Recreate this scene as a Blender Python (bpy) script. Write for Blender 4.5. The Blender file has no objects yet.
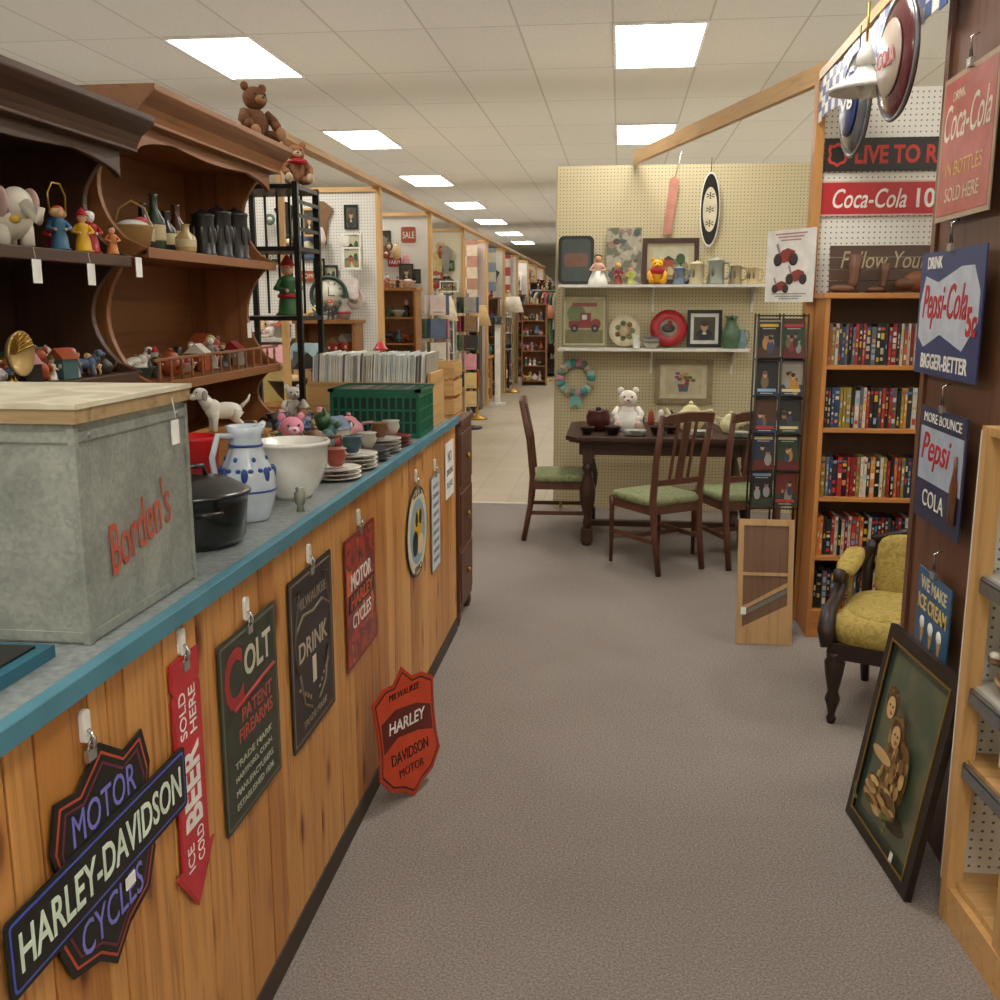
import bpy, math, random
from mathutils import Matrix, Vector
R=random.Random(7)
sc=bpy.context.scene
sc.view_settings.view_transform='Standard'
pi=math.pi
# ---------------------------------------------------------------- materials
def lin(h):
    h=h.lstrip('#'); o=[]
    for i in (0,2,4):
        c=int(h[i:i+2],16)/255
        o.append(c/12.92 if c<=.04045 else ((c+.055)/1.055)**2.4)
    return (o[0],o[1],o[2],1)
def mulc(c,k): return (min(c[0]*k,1),min(c[1]*k,1),min(c[2]*k,1),1)
_m={}
def base(name):
    m=bpy.data.materials.new(name); m.use_nodes=True
    nt=m.node_tree; nt.nodes.clear()
    o=nt.nodes.new('ShaderNodeOutputMaterial'); p=nt.nodes.new('ShaderNodeBsdfPrincipled')
    nt.links.new(p.outputs[0],o.inputs[0])
    t=nt.nodes.new('ShaderNodeTexCoord')
    return m,nt,p,t
def noise(nt,vec,scale,detail=3,dist=0,rough=.5):
    n=nt.nodes.new('ShaderNodeTexNoise'); n.inputs['Scale'].default_value=scale
    n.inputs['Detail'].default_value=detail; n.inputs['Distortion'].default_value=dist
    n.inputs['Roughness'].default_value=rough
    nt.links.new(vec,n.inputs['Vector']); return n
def ramp(nt,fac,stops,const=False):
    r=nt.nodes.new('ShaderNodeValToRGB'); cr=r.color_ramp
    if const: cr.interpolation='CONSTANT'
    while len(cr.elements)<len(stops): cr.elements.new(.5)
    for e,(p,c) in zip(cr.elements,stops): e.position=p; e.color=c
    nt.links.new(fac,r.inputs[0]); return r
def addbump(nt,p,h,strength,dist=.005):
    b=nt.nodes.new('ShaderNodeBump'); b.inputs['Strength'].default_value=strength; b.inputs['Distance'].default_value=dist
    nt.links.new(h,b.inputs['Height']); nt.links.new(b.outputs[0],p.inputs['Normal'])
def P(hexs,rough=.5,metal=0,var=.12,scale=14,bump=0,coat=0):
    k=('P',hexs,rough,metal,var,scale,bump,coat)
    if k in _m: return _m[k]
    m,nt,p,t=base('paint_'+hexs.strip('#'))
    c=lin(hexs); n=noise(nt,t.outputs['Object'],scale)
    r=ramp(nt,n.outputs['Fac'],[(.3,mulc(c,1-var)),(.7,mulc(c,1+var))])
    nt.links.new(r.outputs[0],p.inputs['Base Color'])
    p.inputs['Roughness'].default_value=rough; p.inputs['Metallic'].default_value=metal
    p.inputs['Coat Weight'].default_value=coat
    if bump:
        n2=noise(nt,t.outputs['Object'],scale*6); addbump(nt,p,n2.outputs['Fac'],bump)
    _m[k]=m; return m
def W(c1,c2,axis='Z',scale=14,rough=.45,key=''):
    k=('W',c1,c2,axis,scale,rough,key)
    if k in _m: return _m[k]
    m,nt,p,t=base('wood_'+c1.strip('#'))
    mp=nt.nodes.new('ShaderNodeMapping'); s={'X':(.07,1,1),'Y':(1,.07,1),'Z':(1,1,.07)}[axis]
    mp.inputs['Scale'].default_value=s
    mp.inputs['Location'].default_value=(len(key)*1.7,len(key)*.9,len(key)*2.3)
    nt.links.new(t.outputs['Object'],mp.inputs['Vector'])
    n=noise(nt,mp.outputs[0],scale*1.6,6,.8,.6)
    a,b=lin(c1),lin(c2)
    r=ramp(nt,n.outputs['Fac'],[(.25,b),(.45,a),(.6,mulc(a,1.12)),(.8,b)])
    nt.links.new(r.outputs[0],p.inputs['Base Color'])
    p.inputs['Roughness'].default_value=rough
    addbump(nt,p,n.outputs['Fac'],.12,.002)
    _m[k]=m; return m
def KP(c1,c2,key):
    m,nt,p,t=base('knotty_pine')
    mp=nt.nodes.new('ShaderNodeMapping'); mp.inputs['Scale'].default_value=(1,1,.05); mp.inputs['Location'].default_value=(key*1.7,key*3.1,key*.7)
    nt.links.new(t.outputs['Object'],mp.inputs['Vector'])
    n=noise(nt,mp.outputs[0],26,6,1.2,.65)
    r=ramp(nt,n.outputs['Fac'],[(.3,lin(c2)),(.48,lin(c1)),(.62,mulc(lin(c1),1.12)),(.78,lin(c2))])
    mk=nt.nodes.new('ShaderNodeMapping'); mk.inputs['Scale'].default_value=(0,9,3.6); mk.inputs['Location'].default_value=(0,key*2.3,key*5.1)
    nt.links.new(t.outputs['Object'],mk.inputs['Vector'])
    v=nt.nodes.new('ShaderNodeTexVoronoi'); v.voronoi_dimensions='3D'; v.inputs['Scale'].default_value=1; nt.links.new(mk.outputs[0],v.inputs['Vector'])
    rk=ramp(nt,v.outputs['Distance'],[(0,(.2,.11,.06,1)),(.1,(.4,.26,.18,1)),(.17,(.8,.72,.66,1)),(.28,(1,1,1,1))])
    mx=nt.nodes.new('ShaderNodeMix'); mx.data_type='RGBA'; mx.blend_type='MULTIPLY'; mx.inputs[0].default_value=1
    nt.links.new(r.outputs[0],mx.inputs[6]); nt.links.new(rk.outputs[0],mx.inputs[7]); nt.links.new(mx.outputs[2],p.inputs['Base Color'])
    p.inputs['Roughness'].default_value=.38; addbump(nt,p,n.outputs['Fac'],.1,.002); return m
def PR(cols,scale=25,rough=.35,stretch=(1,1,1)):
    k=('PR',tuple(cols),scale,rough,stretch)
    if k in _m: return _m[k]
    m,nt,p,t=base('print_'+cols[0].strip('#'))
    mp=nt.nodes.new('ShaderNodeMapping'); mp.inputs['Scale'].default_value=stretch
    nt.links.new(t.outputs['Object'],mp.inputs['Vector'])
    n=noise(nt,mp.outputs[0],scale,2,.6)
    N=len(cols)
    st=[(0 if i==0 else .34+.34*i/N,lin(c)) for i,c in enumerate(cols)]
    r=ramp(nt,n.outputs['Fac'],st,False)
    nt.links.new(r.outputs[0],p.inputs['Base Color']); p.inputs['Roughness'].default_value=rough
    _m[k]=m; return m
def PEG(hexs,plane='XZ',hole=.35):
    k=('PEG',hexs,plane)
    if k in _m: return _m[k]
    m,nt,p,t=base('pegboard_'+hexs.strip('#'))
    mp=nt.nodes.new('ShaderNodeVectorMath'); mp.operation='MULTIPLY'
    v=(39.37,0,39.37) if plane=='XZ' else (0,39.37,39.37); mp.inputs[1].default_value=v
    nt.links.new(t.outputs['Object'],mp.inputs[0])
    fr=nt.nodes.new('ShaderNodeVectorMath'); fr.operation='FRACTION'; nt.links.new(mp.outputs[0],fr.inputs[0])
    sb=nt.nodes.new('ShaderNodeVectorMath'); sb.operation='SUBTRACT'; sb.inputs[1].default_value=(.5,0,.5) if plane=='XZ' else (0,.5,.5)
    nt.links.new(fr.outputs[0],sb.inputs[0])
    ln=nt.nodes.new('ShaderNodeVectorMath'); ln.operation='LENGTH'; nt.links.new(sb.outputs[0],ln.inputs[0])
    c=lin(hexs)
    r=ramp(nt,ln.outputs['Value'],[(0,mulc(c,hole*.5)),(.12,mulc(c,hole*.5)),(.18,c)])
    nt.links.new(r.outputs[0],p.inputs['Base Color']); p.inputs['Roughness'].default_value=.6
    _m[k]=m; return m
def EM(col,st):
    m=bpy.data.materials.new('lamp_diffuser'); m.use_nodes=True; nt=m.node_tree; nt.nodes.clear()
    o=nt.nodes.new('ShaderNodeOutputMaterial'); e=nt.nodes.new('ShaderNodeEmission')
    e.inputs[0].default_value=col; e.inputs[1].default_value=st; nt.links.new(e.outputs[0],o.inputs[0]); return m
def carpet():
    m,nt,p,t=base('carpet_grey')
    n=noise(nt,t.outputs['Object'],150,4,0,.75); n2=noise(nt,t.outputs['Object'],.9,5,.3,.6)
    a=ramp(nt,n.outputs['Fac'],[(.3,lin('#6c6560')),(.5,lin('#958b84')),(.72,lin('#bbb2ab'))])
    b=ramp(nt,n2.outputs['Fac'],[(.3,(.82,.81,.80,1)),(.7,(1.0,1.0,1.0,1))])
    mx=nt.nodes.new('ShaderNodeMix'); mx.data_type='RGBA'; mx.blend_type='MULTIPLY'; mx.inputs[0].default_value=1
    nt.links.new(a.outputs[0],mx.inputs[6]); nt.links.new(b.outputs[0],mx.inputs[7])
    nt.links.new(mx.outputs[2],p.inputs['Base Color']); p.inputs['Roughness'].default_value=.95
    p.inputs['Specular IOR Level'].default_value=.1
    addbump(nt,p,n.outputs['Fac'],.5,.006); return m
def tiles(c1,c2,cm,w,h,mort,offx=0,offy=0,rough=.5):
    m,nt,p,t=base('tiles_'+c1.strip('#'))
    mp=nt.nodes.new('ShaderNodeMapping'); mp.inputs['Location'].default_value=(offx,offy,0)
    nt.links.new(t.outputs['Object'],mp.inputs['Vector'])
    b=nt.nodes.new('ShaderNodeTexBrick'); b.offset=0; b.inputs['Scale'].default_value=1
    b.inputs['Brick Width'].default_value=w; b.inputs['Row Height'].default_value=h
    b.inputs['Mortar Size'].default_value=mort; b.inputs['Mortar Smooth'].default_value=.2
    b.inputs['Color1'].default_value=lin(c1); b.inputs['Color2'].default_value=lin(c2); b.inputs['Mortar'].default_value=lin(cm)
    nt.links.new(mp.outputs[0],b.inputs['Vector'])
    n=noise(nt,t.outputs['Object'],60,4,0,.7)
    r=ramp(nt,n.outputs['Fac'],[(.35,(.9,.9,.9,1)),(.55,(1,1,1,1))])
    mx=nt.nodes.new('ShaderNodeMix'); mx.data_type='RGBA'; mx.blend_type='MULTIPLY'; mx.inputs[0].default_value=1
    nt.links.new(b.outputs[0],mx.inputs[6]); nt.links.new(r.outputs[0],mx.inputs[7])
    nt.links.new(mx.outputs[2],p.inputs['Base Color']); p.inputs['Roughness'].default_value=rough
    return m
def galv():
    m,nt,p,t=base('galvanized_zinc')
    v=nt.nodes.new('ShaderNodeTexVoronoi'); v.inputs['Scale'].default_value=130; nt.links.new(t.outputs['Object'],v.inputs['Vector'])
    bw=nt.nodes.new('ShaderNodeRGBToBW'); nt.links.new(v.outputs['Color'],bw.inputs[0])
    n=noise(nt,t.outputs['Object'],7,8,.4,.7)
    a=nt.nodes.new('ShaderNodeMath'); a.operation='MULTIPLY_ADD'; a.inputs[1].default_value=.16
    nt.links.new(bw.outputs[0],a.inputs[0]); nt.links.new(n.outputs['Fac'],a.inputs[2])
    r=ramp(nt,a.outputs[0],[(.38,lin('#7c827c')),(.6,lin('#989c94')),(.8,lin('#b2b4aa'))])
    nt.links.new(r.outputs[0],p.inputs['Base Color']); p.inputs['Metallic'].default_value=.25; p.inputs['Roughness'].default_value=.5
    return m
# ---------------------------------------------------------------- builder
I4=Matrix.Identity(4)
class B:
    def __init__(s): s.v=[];s.f=[];s.mi=[];s.sm=[];s.mats=[]; s.T=I4.copy()
    def add(s,vs,fs,mat,smooth=False,M=None):
        T=s.T@M if M is not None else s.T
        o=len(s.v)
        for q in vs: s.v.append(tuple(T@Vector(q)))
        if mat not in s.mats: s.mats.append(mat)
        k=s.mats.index(mat)
        for f in fs: s.f.append([i+o for i in f]); s.mi.append(k); s.sm.append(smooth)
    def box(s,c,d,mat,M=None,rz=0,rx=0,ry=0):
        x,y,z=d[0]/2,d[1]/2,d[2]/2
        vs=[(-x,-y,-z),(x,-y,-z),(x,y,-z),(-x,y,-z),(-x,-y,z),(x,-y,z),(x,y,z),(-x,y,z)]
        L=Matrix.Translation(c)
        if rz: L=L@Matrix.Rotation(rz,4,'Z')
        if ry: L=L@Matrix.Rotation(ry,4,'Y')
        if rx: L=L@Matrix.Rotation(rx,4,'X')
        if M is not None: L=M@L
        s.add(vs,[(0,3,2,1),(4,5,6,7),(0,1,5,4),(1,2,6,5),(2,3,7,6),(3,0,4,7)],mat,False,L)
    def bb(s,x0,x1,y0,y1,z0,z1,mat,M=None): s.box(((x0+x1)/2,(y0+y1)/2,(z0+z1)/2),(abs(x1-x0),abs(y1-y0),abs(z1-z0)),mat,M)
    def tube(s,pts,r,mat,n=8,closed=False):
        pts=[Vector(p) for p in pts]; N=len(pts)
        rs=r if isinstance(r,(list,tuple)) else [r]*N
        vs=[];fs=[]
        prev=None
        for i,p in enumerate(pts):
            if closed: d=(pts[(i+1)%N]-pts[i-1])
            else: d=(pts[min(i+1,N-1)]-pts[max(i-1,0)])
            if d.length<1e-9: d=Vector((0,0,1))
            d.normalize()
            if prev is None:
                a=Vector((0,0,1)) if abs(d.z)<.9 else Vector((1,0,0)); u=d.cross(a).normalized()
            else:
                u=(prev-d*prev.dot(d))
                u=u.normalized() if u.length>1e-6 else d.orthogonal().normalized()
            prev=u; w=d.cross(u)
            for k in range(n):
                an=2*pi*k/n; q=p+(u*math.cos(an)+w*math.sin(an))*rs[i]; vs.append(tuple(q))
        m=N if closed else N-1
        for i in range(m):
            j=(i+1)%N
            for k in range(n):
                k2=(k+1)%n; fs.append((i*n+k,i*n+k2,j*n+k2,j*n+k))
        if not closed:
            fs.append(tuple(range(n))[::-1]); fs.append(tuple((N-1)*n+k for k in range(n)))
        s.add(vs,fs,mat,True)
    def lathe(s,prof,c,mat,n=20,M=None):
        vs=[];fs=[]
        for r,z in prof:
            for k in range(n):
                a=2*pi*k/n; vs.append((max(r,1e-4)*math.cos(a),max(r,1e-4)*math.sin(a),z))
        for i in range(len(prof)-1):
            for k in range(n):
                k2=(k+1)%n; fs.append((i*n+k,i*n+k2,(i+1)*n+k2,(i+1)*n+k))
        fs.append(tuple(range(n))[::-1]); fs.append(tuple((len(prof)-1)*n+k for k in range(n)))
        L=Matrix.Translation(c)
        if M is not None: L=L@M
        s.add(vs,fs,mat,True,L)
    def sup(s,c,d,mat,e=1.0,M=None,nu=10,nv=16):
        vs=[];fs=[]
        def pw(x): return math.copysign(abs(x)**e,x)
        for i in range(nu+1):
            a=-pi/2+pi*i/nu
            for k in range(nv):
                b=2*pi*k/nv
                vs.append((d[0]/2*pw(math.cos(a))*pw(math.cos(b)),d[1]/2*pw(math.cos(a))*pw(math.sin(b)),d[2]/2*pw(math.sin(a))))
        for i in range(nu):
            for k in range(nv):
                k2=(k+1)%nv; fs.append((i*nv+k,i*nv+k2,(i+1)*nv+k2,(i+1)*nv+k))
        L=Matrix.Translation(c)
        if M is not None: L=L@M
        s.add(vs,fs,mat,True,L)
    def prism(s,pts,z0,z1,mat,M=None):
        n=len(pts); vs=[(p[0],p[1],z0) for p in pts]+[(p[0],p[1],z1) for p in pts]
        fs=[tuple(range(n))[::-1],tuple(range(n,2*n))]+[(i,(i+1)%n,(i+1)%n+n,i+n) for i in range(n)]
        s.add(vs,fs,mat,False,M)
    def text(s,st,cx,cy,z,w,h,mat,rot=0,shear=0,off=0,M=None,ex=.0006):
        vs,fs=textmesh(st,shear,off)
        xs=[v[0] for v in vs]; ys=[v[1] for v in vs]
        x0,x1,y0,y1=min(xs),max(xs),min(ys),max(ys)
        L=Matrix.Translation((cx,cy,z))@Matrix.Rotation(rot,4,'Z')@Matrix.Diagonal((w/(x1-x0),h/(y1-y0),ex/.01,1))@Matrix.Translation((-(x0+x1)/2,-(y0+y1)/2,0))
        if M is not None: L=M@L
        s.add(vs,fs,mat,False,L)
    def done(s,name,M=None,bevel=0,sub=0):
        me=bpy.data.meshes.new(name); me.from_pydata(s.v,[],s.f)
        for m in s.mats: me.materials.append(m)
        me.polygons.foreach_set('material_index',s.mi); me.polygons.foreach_set('use_smooth',s.sm); me.update()
        o=bpy.data.objects.new(name,me); sc.collection.objects.link(o)
        if M is not None: o.matrix_world=M
        if bevel:
            bm=o.modifiers.new('bevel','BEVEL'); bm.width=bevel; bm.segments=2; bm.limit_method='ANGLE'; bm.angle_limit=.7
        return o
_t={}
def textmesh(st,shear,off):
    k=(st,shear,off)
    if k in _t: return _t[k]
    cu=bpy.data.curves.new('t','FONT'); cu.body=st; cu.size=1; cu.shear=shear; cu.offset=off; cu.extrude=.01
    cu.resolution_u=3
    o=bpy.data.objects.new('t',cu); sc.collection.objects.link(o)
    dg=bpy.context.evaluated_depsgraph_get(); dg.update()
    me=bpy.data.meshes.new_from_object(o.evaluated_get(dg))
    vs=[tuple(v.co) for v in me.vertices]; fs=[tuple(p.vertices) for p in me.polygons]
    bpy.data.objects.remove(o); bpy.data.curves.remove(cu); bpy.data.meshes.remove(me)
    _t[k]=(vs,fs); return _t[k]
def FM(o,X,Y):
    X=Vector(X).normalized(); Y=Vector(Y); Z=X.cross(Y).normalized(); Y=Z.cross(X)
    return Matrix(((X.x,Y.x,Z.x,o[0]),(X.y,Y.y,Z.y,o[1]),(X.z,Y.z,Z.z,o[2]),(0,0,0,1)))
def FL(o): return FM(o,(0,1,0),(0,0,1))
def FR(o): return FM(o,(0,-1,0),(0,0,1))
def FF(o): return FM(o,(1,0,0),(0,0,1))
def TR(x,y,z,rz=0,s=1): return Matrix.Translation((x,y,z))@Matrix.Rotation(rz,4,'Z')@Matrix.Scale(s,4)
def scl(pts,k,k2=None): return [(p[0]*k,p[1]*(k2 or k)) for p in pts]
def off2(pts,dx,dy): return [(p[0]+dx,p[1]+dy) for p in pts]
def rrect(w,h,r,n=4):
    o=[]
    for cx,cy,a0 in ((w/2-r,h/2-r,0),(-w/2+r,h/2-r,90),(-w/2+r,-h/2+r,180),(w/2-r,-h/2+r,270)):
        for i in range(n+1):
            a=math.radians(a0+90*i/n); o.append((cx+r*math.cos(a),cy+r*math.sin(a)))
    return o
def circ(rx,ry,n=32): return [(rx*math.cos(2*pi*i/n),ry*math.sin(2*pi*i/n)) for i in range(n)]
# palette
white=P('#e8e6de',.4); cream=P('#ddd3b4',.4); black=P('#15140f',.4); dkbrown=P('#2b1a10',.4)
red=P('#b5202a',.35); dred=P('#7d1a1c',.4); green=P('#1f5b3d',.5); blue=P('#29498c',.35); teal=P('#255f72',.5)
chrome=P('#c8c8c4',.25,.9); brass=P('#b08a3a',.3,.8); steel=P('#8d9092',.35,.8); pink=P('#d98aa0',.6); yellow=P('#d8a820',.5)
skin=P('#d9a583',.6); paper=P('#efeee8',.7); grey=P('#8b8b86',.6); orange=P('#c8501f',.4); purple=P('#7a7ad0',.4)
oak=W('#b98347','#96622e'); oakX=W('#b98347','#96622e','X'); oakY=W('#b98347','#96622e','Y')
pine=W('#c99f66','#ab7f45'); pineY=W('#c99f66','#ab7f45','Y'); pineX=W('#c99f66','#ab7f45','X')
dark=W('#3b2114','#24130b'); darkX=W('#3b2114','#24130b','X'); darkY=W('#3b2114','#24130b','Y')
RA=random.Random(31)
def art(b,kind,w,h,z,rr=RA):
    L=[z]
    def lay(pts,m):
        b.prism(pts,L[0]-.0006,L[0]+.0002,m); L[0]+=.0004
    def rc(x0,x1,y0,y1,m): lay([(x0*w,y0*h),(x1*w,y0*h),(x1*w,y1*h),(x0*w,y1*h)],m)
    def el(cx,cy,rx,ry,m): lay(off2(circ(rx*w,ry*h,18),cx*w,cy*h),m)
    if kind=='scene':
        rc(-.5,.5,-.5,.5,P('#b9b79a',.5)); el(.1,-.12,.38,.2,P('#6f7a5a',.5)); el(-.15,-.12,.35,.16,P('#57684a',.5)); rc(-.5,.5,-.5,-.12,P('#8a8254',.5))
        rc(-.2,.08,-.2,.05,P('#9c4a34',.5)); lay([(-.24*w,.05*h),(.12*w,.05*h),(-.06*w,.2*h)],P('#4a3428',.5)); el(.28,.08,.13,.2,P('#3d5236',.5)); rc(.27,.3,-.25,-.05,dkbrown)
        lay([(-.1*w,-.5*h),(.2*w,-.5*h),(.0*w,-.2*h),(-.06*w,-.2*h)],P('#c9b88a',.5))
    elif kind=='portrait':
        rc(-.5,.5,-.5,.5,P('#4a4a38',.5)); el(0,-.25,.38,.24,P('#2b2a30',.5)); el(0,.1,.17,.2,P('#c49a74',.5)); el(0,.22,.19,.12,P('#4a3020',.5)); rc(-.06,.06,-.2,-.05,P('#c49a74',.5)); el(0,-.2,.1,.05,cream)
    elif kind=='flower':
        rc(-.5,.5,-.5,.5,P('#cfc4a0',.5)); lay([(-.12*w,-.4*h),(.12*w,-.4*h),(.16*w,-.1*h),(-.16*w,-.1*h)],P('#5a6f86',.4))
        for i in range(16):
            a=i*2.4; q=.04+.018*i; el(q*math.cos(a),.1+q*math.sin(a)*.9,.07,.06,P(['#a8443a','#c89a5a','#c8c0a8','#6d7a4a','#8a5a7a'][i%5],.5))
    elif kind=='truck':
        rc(-.5,.5,-.5,.5,P('#c9bf9a',.5)); rc(-.46,.46,-.46,.46,P('#a9a67e',.5)); rc(-.46,.46,-.46,-.18,P('#7a7450',.5)); el(-.2,.15,.22,.2,P('#6d7a52',.5))
        rc(-.38,.38,-.14,.0,P('#8a3028',.4)); el(.28,-.05,.12,.1,P('#8a3028',.4)); rc(-.1,.16,.0,.17,P('#8a3028',.4)); rc(-.06,.06,.03,.13,P('#c8d0c8',.4)); el(-.24,-.15,.09,.08,black); el(.26,-.15,.09,.08,black); el(-.24,-.15,.04,.035,grey); el(.26,-.15,.04,.035,grey); rc(-.3,.3,.3,.38,P('#8c4a3a',.4))
    elif kind=='cover':
        c=rr.choice(['#1a1a22','#1c2842','#4a1818','#8a8478','#203a2c','#4a2c18','#101014','#6a2018','#1a1a1a'])
        rc(-.5,.5,-.5,.5,P(c,.3)); rc(-.5,.5,-.5,rr.uniform(-.35,-.1),P(rr.choice(['#3a2a20','#20304a','#5a1a1a','#2a3a2a']),.3))
        for k in range(rr.randint(2,4)):
            x=rr.uniform(-.25,.25); y=rr.uniform(-.1,.15); q=rr.uniform(.7,1.2)
            el(x,y-.2,.14*q,.16*q,P(rr.choice(['#7a2020','#303a5a','#6a5a3a','#2a2a2a','#8a8a84','#a87a30']),.4)); el(x,y,.08*q,.08*q,P(rr.choice(['#b88a6a','#9a7058','#c8a080']),.4)); el(x,y+.05,.085*q,.05*q,P(rr.choice(['#3a2418','#6a4a28','#181412']),.4))
        t=rr.choice(['#d8d8d0','#c8a030','#b03030','#d0c090','#88a8c8']); y=rr.choice((-.38,.36)); rc(-.4,.4,y,y+.08,P(t,.3)); rc(-.28,.28,y-.06,y-.035,P('#a8a8a0',.3))
    elif kind=='couple':
        rc(-.5,.5,-.5,.5,PR(['#2c3830','#3f4c40','#4b5848'],6)); rc(-.42,.42,-.44,.44,PR(['#3c4a40','#56604c','#66684c'],9))
        tones=['#a88450','#c4a26c','#7f6038','#94723f','#b8945c','#6a5030','#d0b07c']
        el(0,-.33,.32,.06,P('#4a4028',.6))
        def blob(cx,cy,rx,ry,n,ts):
            for i in range(n):
                a=rr.uniform(0,6.28); q=math.sqrt(rr.random()); s=rr.uniform(.16,.34)
                el(cx+rx*q*math.cos(a),cy+ry*q*math.sin(a),rx*s,ry*s*.8,P(rr.choice(ts),.6))
        for cx,cy,rx,ry in ((-.09,-.05,.13,.22),(.12,-.1,.12,.17),(0,-.25,.26,.08)):
            el(cx,cy,rx*1.05,ry*1.05,P('#8a6a3c',.6)); blob(cx,cy,rx,ry,34,tones)
        for cx,cy in ((-.08,.23),(.12,.13)):
            el(cx,cy+.02,.105,.08,P('#5f4526',.6)); blob(cx,cy+.05,.09,.045,9,['#6a5030','#7f6038','#54401f']); el(cx+.01,cy-.01,.065,.058,P('#c9a672',.6)); el(cx+.03,cy-.035,.02,.01,P('#9a5a3c',.6)); el(cx-.01,cy+.0,.01,.007,dkbrown); el(cx+.04,cy+.0,.01,.007,dkbrown)
        el(.0,-.02,.16,.03,P('#c9a672',.6)); blob(-.26,-.3,.08,.06,8,['#5a6a40','#48583a','#7a7a48']); blob(.27,-.3,.08,.06,8,['#5a6a40','#48583a','#7a7a48'])
KINDS=['scene','portrait','flower','truck','scene','flower']
# ---------------------------------------------------------------- room
CZ=3.37
b=B(); b.bb(-6,5,-4,8,-.05,0,carpet()); b.done('floor')
b=B(); b.bb(-6,5,8.03,38,-.05,0,tiles('#bcb09c','#b4a893','#98907e',.3,.3,.004,rough=.35)); b.done('floor')
b=B(); b.bb(-6,5,7.99,8.04,-.05,.006,P('#d8d2c0',.4)); b.done('trim_1')
b=B(); b.bb(-6,5,-4,38,CZ,CZ+.05,tiles('#dcd9ce','#d6d3c8','#b9b5a8',.61,1.22,.008,offx=.085+6.1,offy=-6.89+12.2,rough=.8)); b.done('ceiling')
wallm=P('#dcd6c4',.8,scale=2,var=.04)
for nm,a in (('wall_left',(-6.1,-6,-4,38,0,CZ)),('wall_right',(5,5.1,-4,38,0,CZ)),('wall_back',(-6,5,-4.1,-4,0,CZ)),('wall_far',(-6,5,38,38.1,0,CZ))):
    b=B(); b.bb(*a,wallm); b.done(nm)
em=EM((1,.965,.9,1),18)
for x in (-2.8,.22,3.27):  # right-hand row and those nearest the camera are unseen, added for illumination
    for k in range(-3,8):
        y=7.5+3.66*k
        if y>33 or (x>3 and y>16): continue
        b=B(); b.bb(-.29,.29,-.595,.595,-.012,-.008,em)
        for q in ((-.305,-.285,-.61,.61),(.285,.305,-.61,.61),(-.285,.285,-.61,-.59),(-.285,.285,.59,.61)): b.bb(*q,-.016,0,white)
        b.done('ceiling_light',TR(x,y,CZ))
for i,y in enumerate((-1,5.5,12,19,27)):  # upward area lights without fixtures, added to brighten the ceiling and soften shade
    l=bpy.data.lights.new('ceiling_fill','AREA'); l.shape='RECTANGLE'; l.size=9; l.size_y=6; l.energy=52; l.color=(1,.96,.9)
    o=bpy.data.objects.new('ceiling_fill',l); sc.collection.objects.link(o); o.location=(-.5,y,2.72); o.rotation_euler=(pi,0,0)
# ---------------------------------------------------------------- counter
pl=[KP(*a) for a in (('#c98f4e','#9a6029',1),('#c08545','#8c5624',2),('#d29a5a','#a87438',3),('#b87a3a','#854f20',4),('#cc9350','#a06630',5),('#c48a4a','#935b28',6))]
b=B()
y=.3; groove=P('#3a220d',.7)
b.bb(-.80,-.79,.3,4.74,.06,1.045,groove)
while y<4.73:
    w=R.choice((.055,.07,.1,.12,.14)); w=min(w,4.74-y)
    b.bb(-.79,-.776,y+.0028,y+w-.0028,.07,1.045,R.choice(pl)); y+=w
b.bb(-.79,-.772,.3,4.74,0,.07,P('#3d3026',.6))
b.bb(-1.42,-.80,4.72,4.74,0,1.02,pl[0])
b.bb(-1.42,-.782,.3,4.74,1.035,1.062,P('#868c8a',.3,var=.3,scale=60))
bt=P('#4a7f90',.45,scale=9,var=.15)
b.bb(-.782,-.757,.3,4.75,1.043,1.076,bt)
b.done('display_counter',bevel=.002)
CT=1.063
# ---------------------------------------------------------------- signs on counter
def hook(b,x,y):
    b.prism([(x+p[0],y+p[1]) for p in rrect(.022,.05,.008)],-.004,.003,white)
    b.tube([(x,y-.005,.004),(x,y-.018,.014),(x,y-.032,.012),(x,y-.03,.003)],.003,chrome,6)
    b.box((x,y-.045,.005),(.024,.018,.007),chrome)
    b.tube([(x-.007,y-.038,.004),(x,y-.015,.009),(x+.007,y-.038,.004)],.0018,chrome,5)
b=B()
sh=[(-.15,.085),(-.13,.15),(-.07,.14),(0,.185),(.07,.14),(.13,.15),(.15,.085),(.125,0),(.15,-.07),(.12,-.13),(.05,-.15),(0,-.19),(-.05,-.15),(-.12,-.13),(-.15,-.07),(-.125,0)]
b.prism(sh,0,.004,black); b.prism(scl(sh,.93),.004,.0045,P('#b84a34',.4)); b.prism(scl(sh,.9),.0045,.005,black)
b.prism(scl(sh,.84),.005,.0052,P('#6d2838',.4)); b.prism(scl(sh,.81),.0052,.0055,black)
b.text('MOTOR',0,.088,.0056,.19,.05,purple,off=.0); b.text('CYCLES',0,-.09,.0056,.19,.055,purple)
r=rrect(.54,.115,.01); b.prism(r,.0058,.009,black); b.prism(rrect(.525,.1,.008),.009,.0095,P('#4a5ab8',.4)); b.prism(rrect(.517,.092,.006),.0095,.01,black)
b.text('HARLEY-DAVIDSON',0,0,.0102,.49,.058,P('#d8e8d4',.4),off=.012)
b.box((.05,-.075,.0085),(.03,.02,.002),paper)
hook(b,-.03,.225)
b.done('motorcycle_neon_sign',FL((-.771,1.335,.765)))
b=B()
ar=[(-.06,.25),(.06,.25),(.06,.2),(.05,.19),(.06,.18),(.06,-.15),(.085,-.15),(0,-.25),(-.085,-.15),(-.06,-.15),(-.06,.18),(-.05,.19),(-.06,.2)]
b.prism(ar,0,.003,red); b.prism([(p[0]*.88,p[1]*.97) for p in ar],.003,.0035,P('#c12f37',.4))
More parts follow.
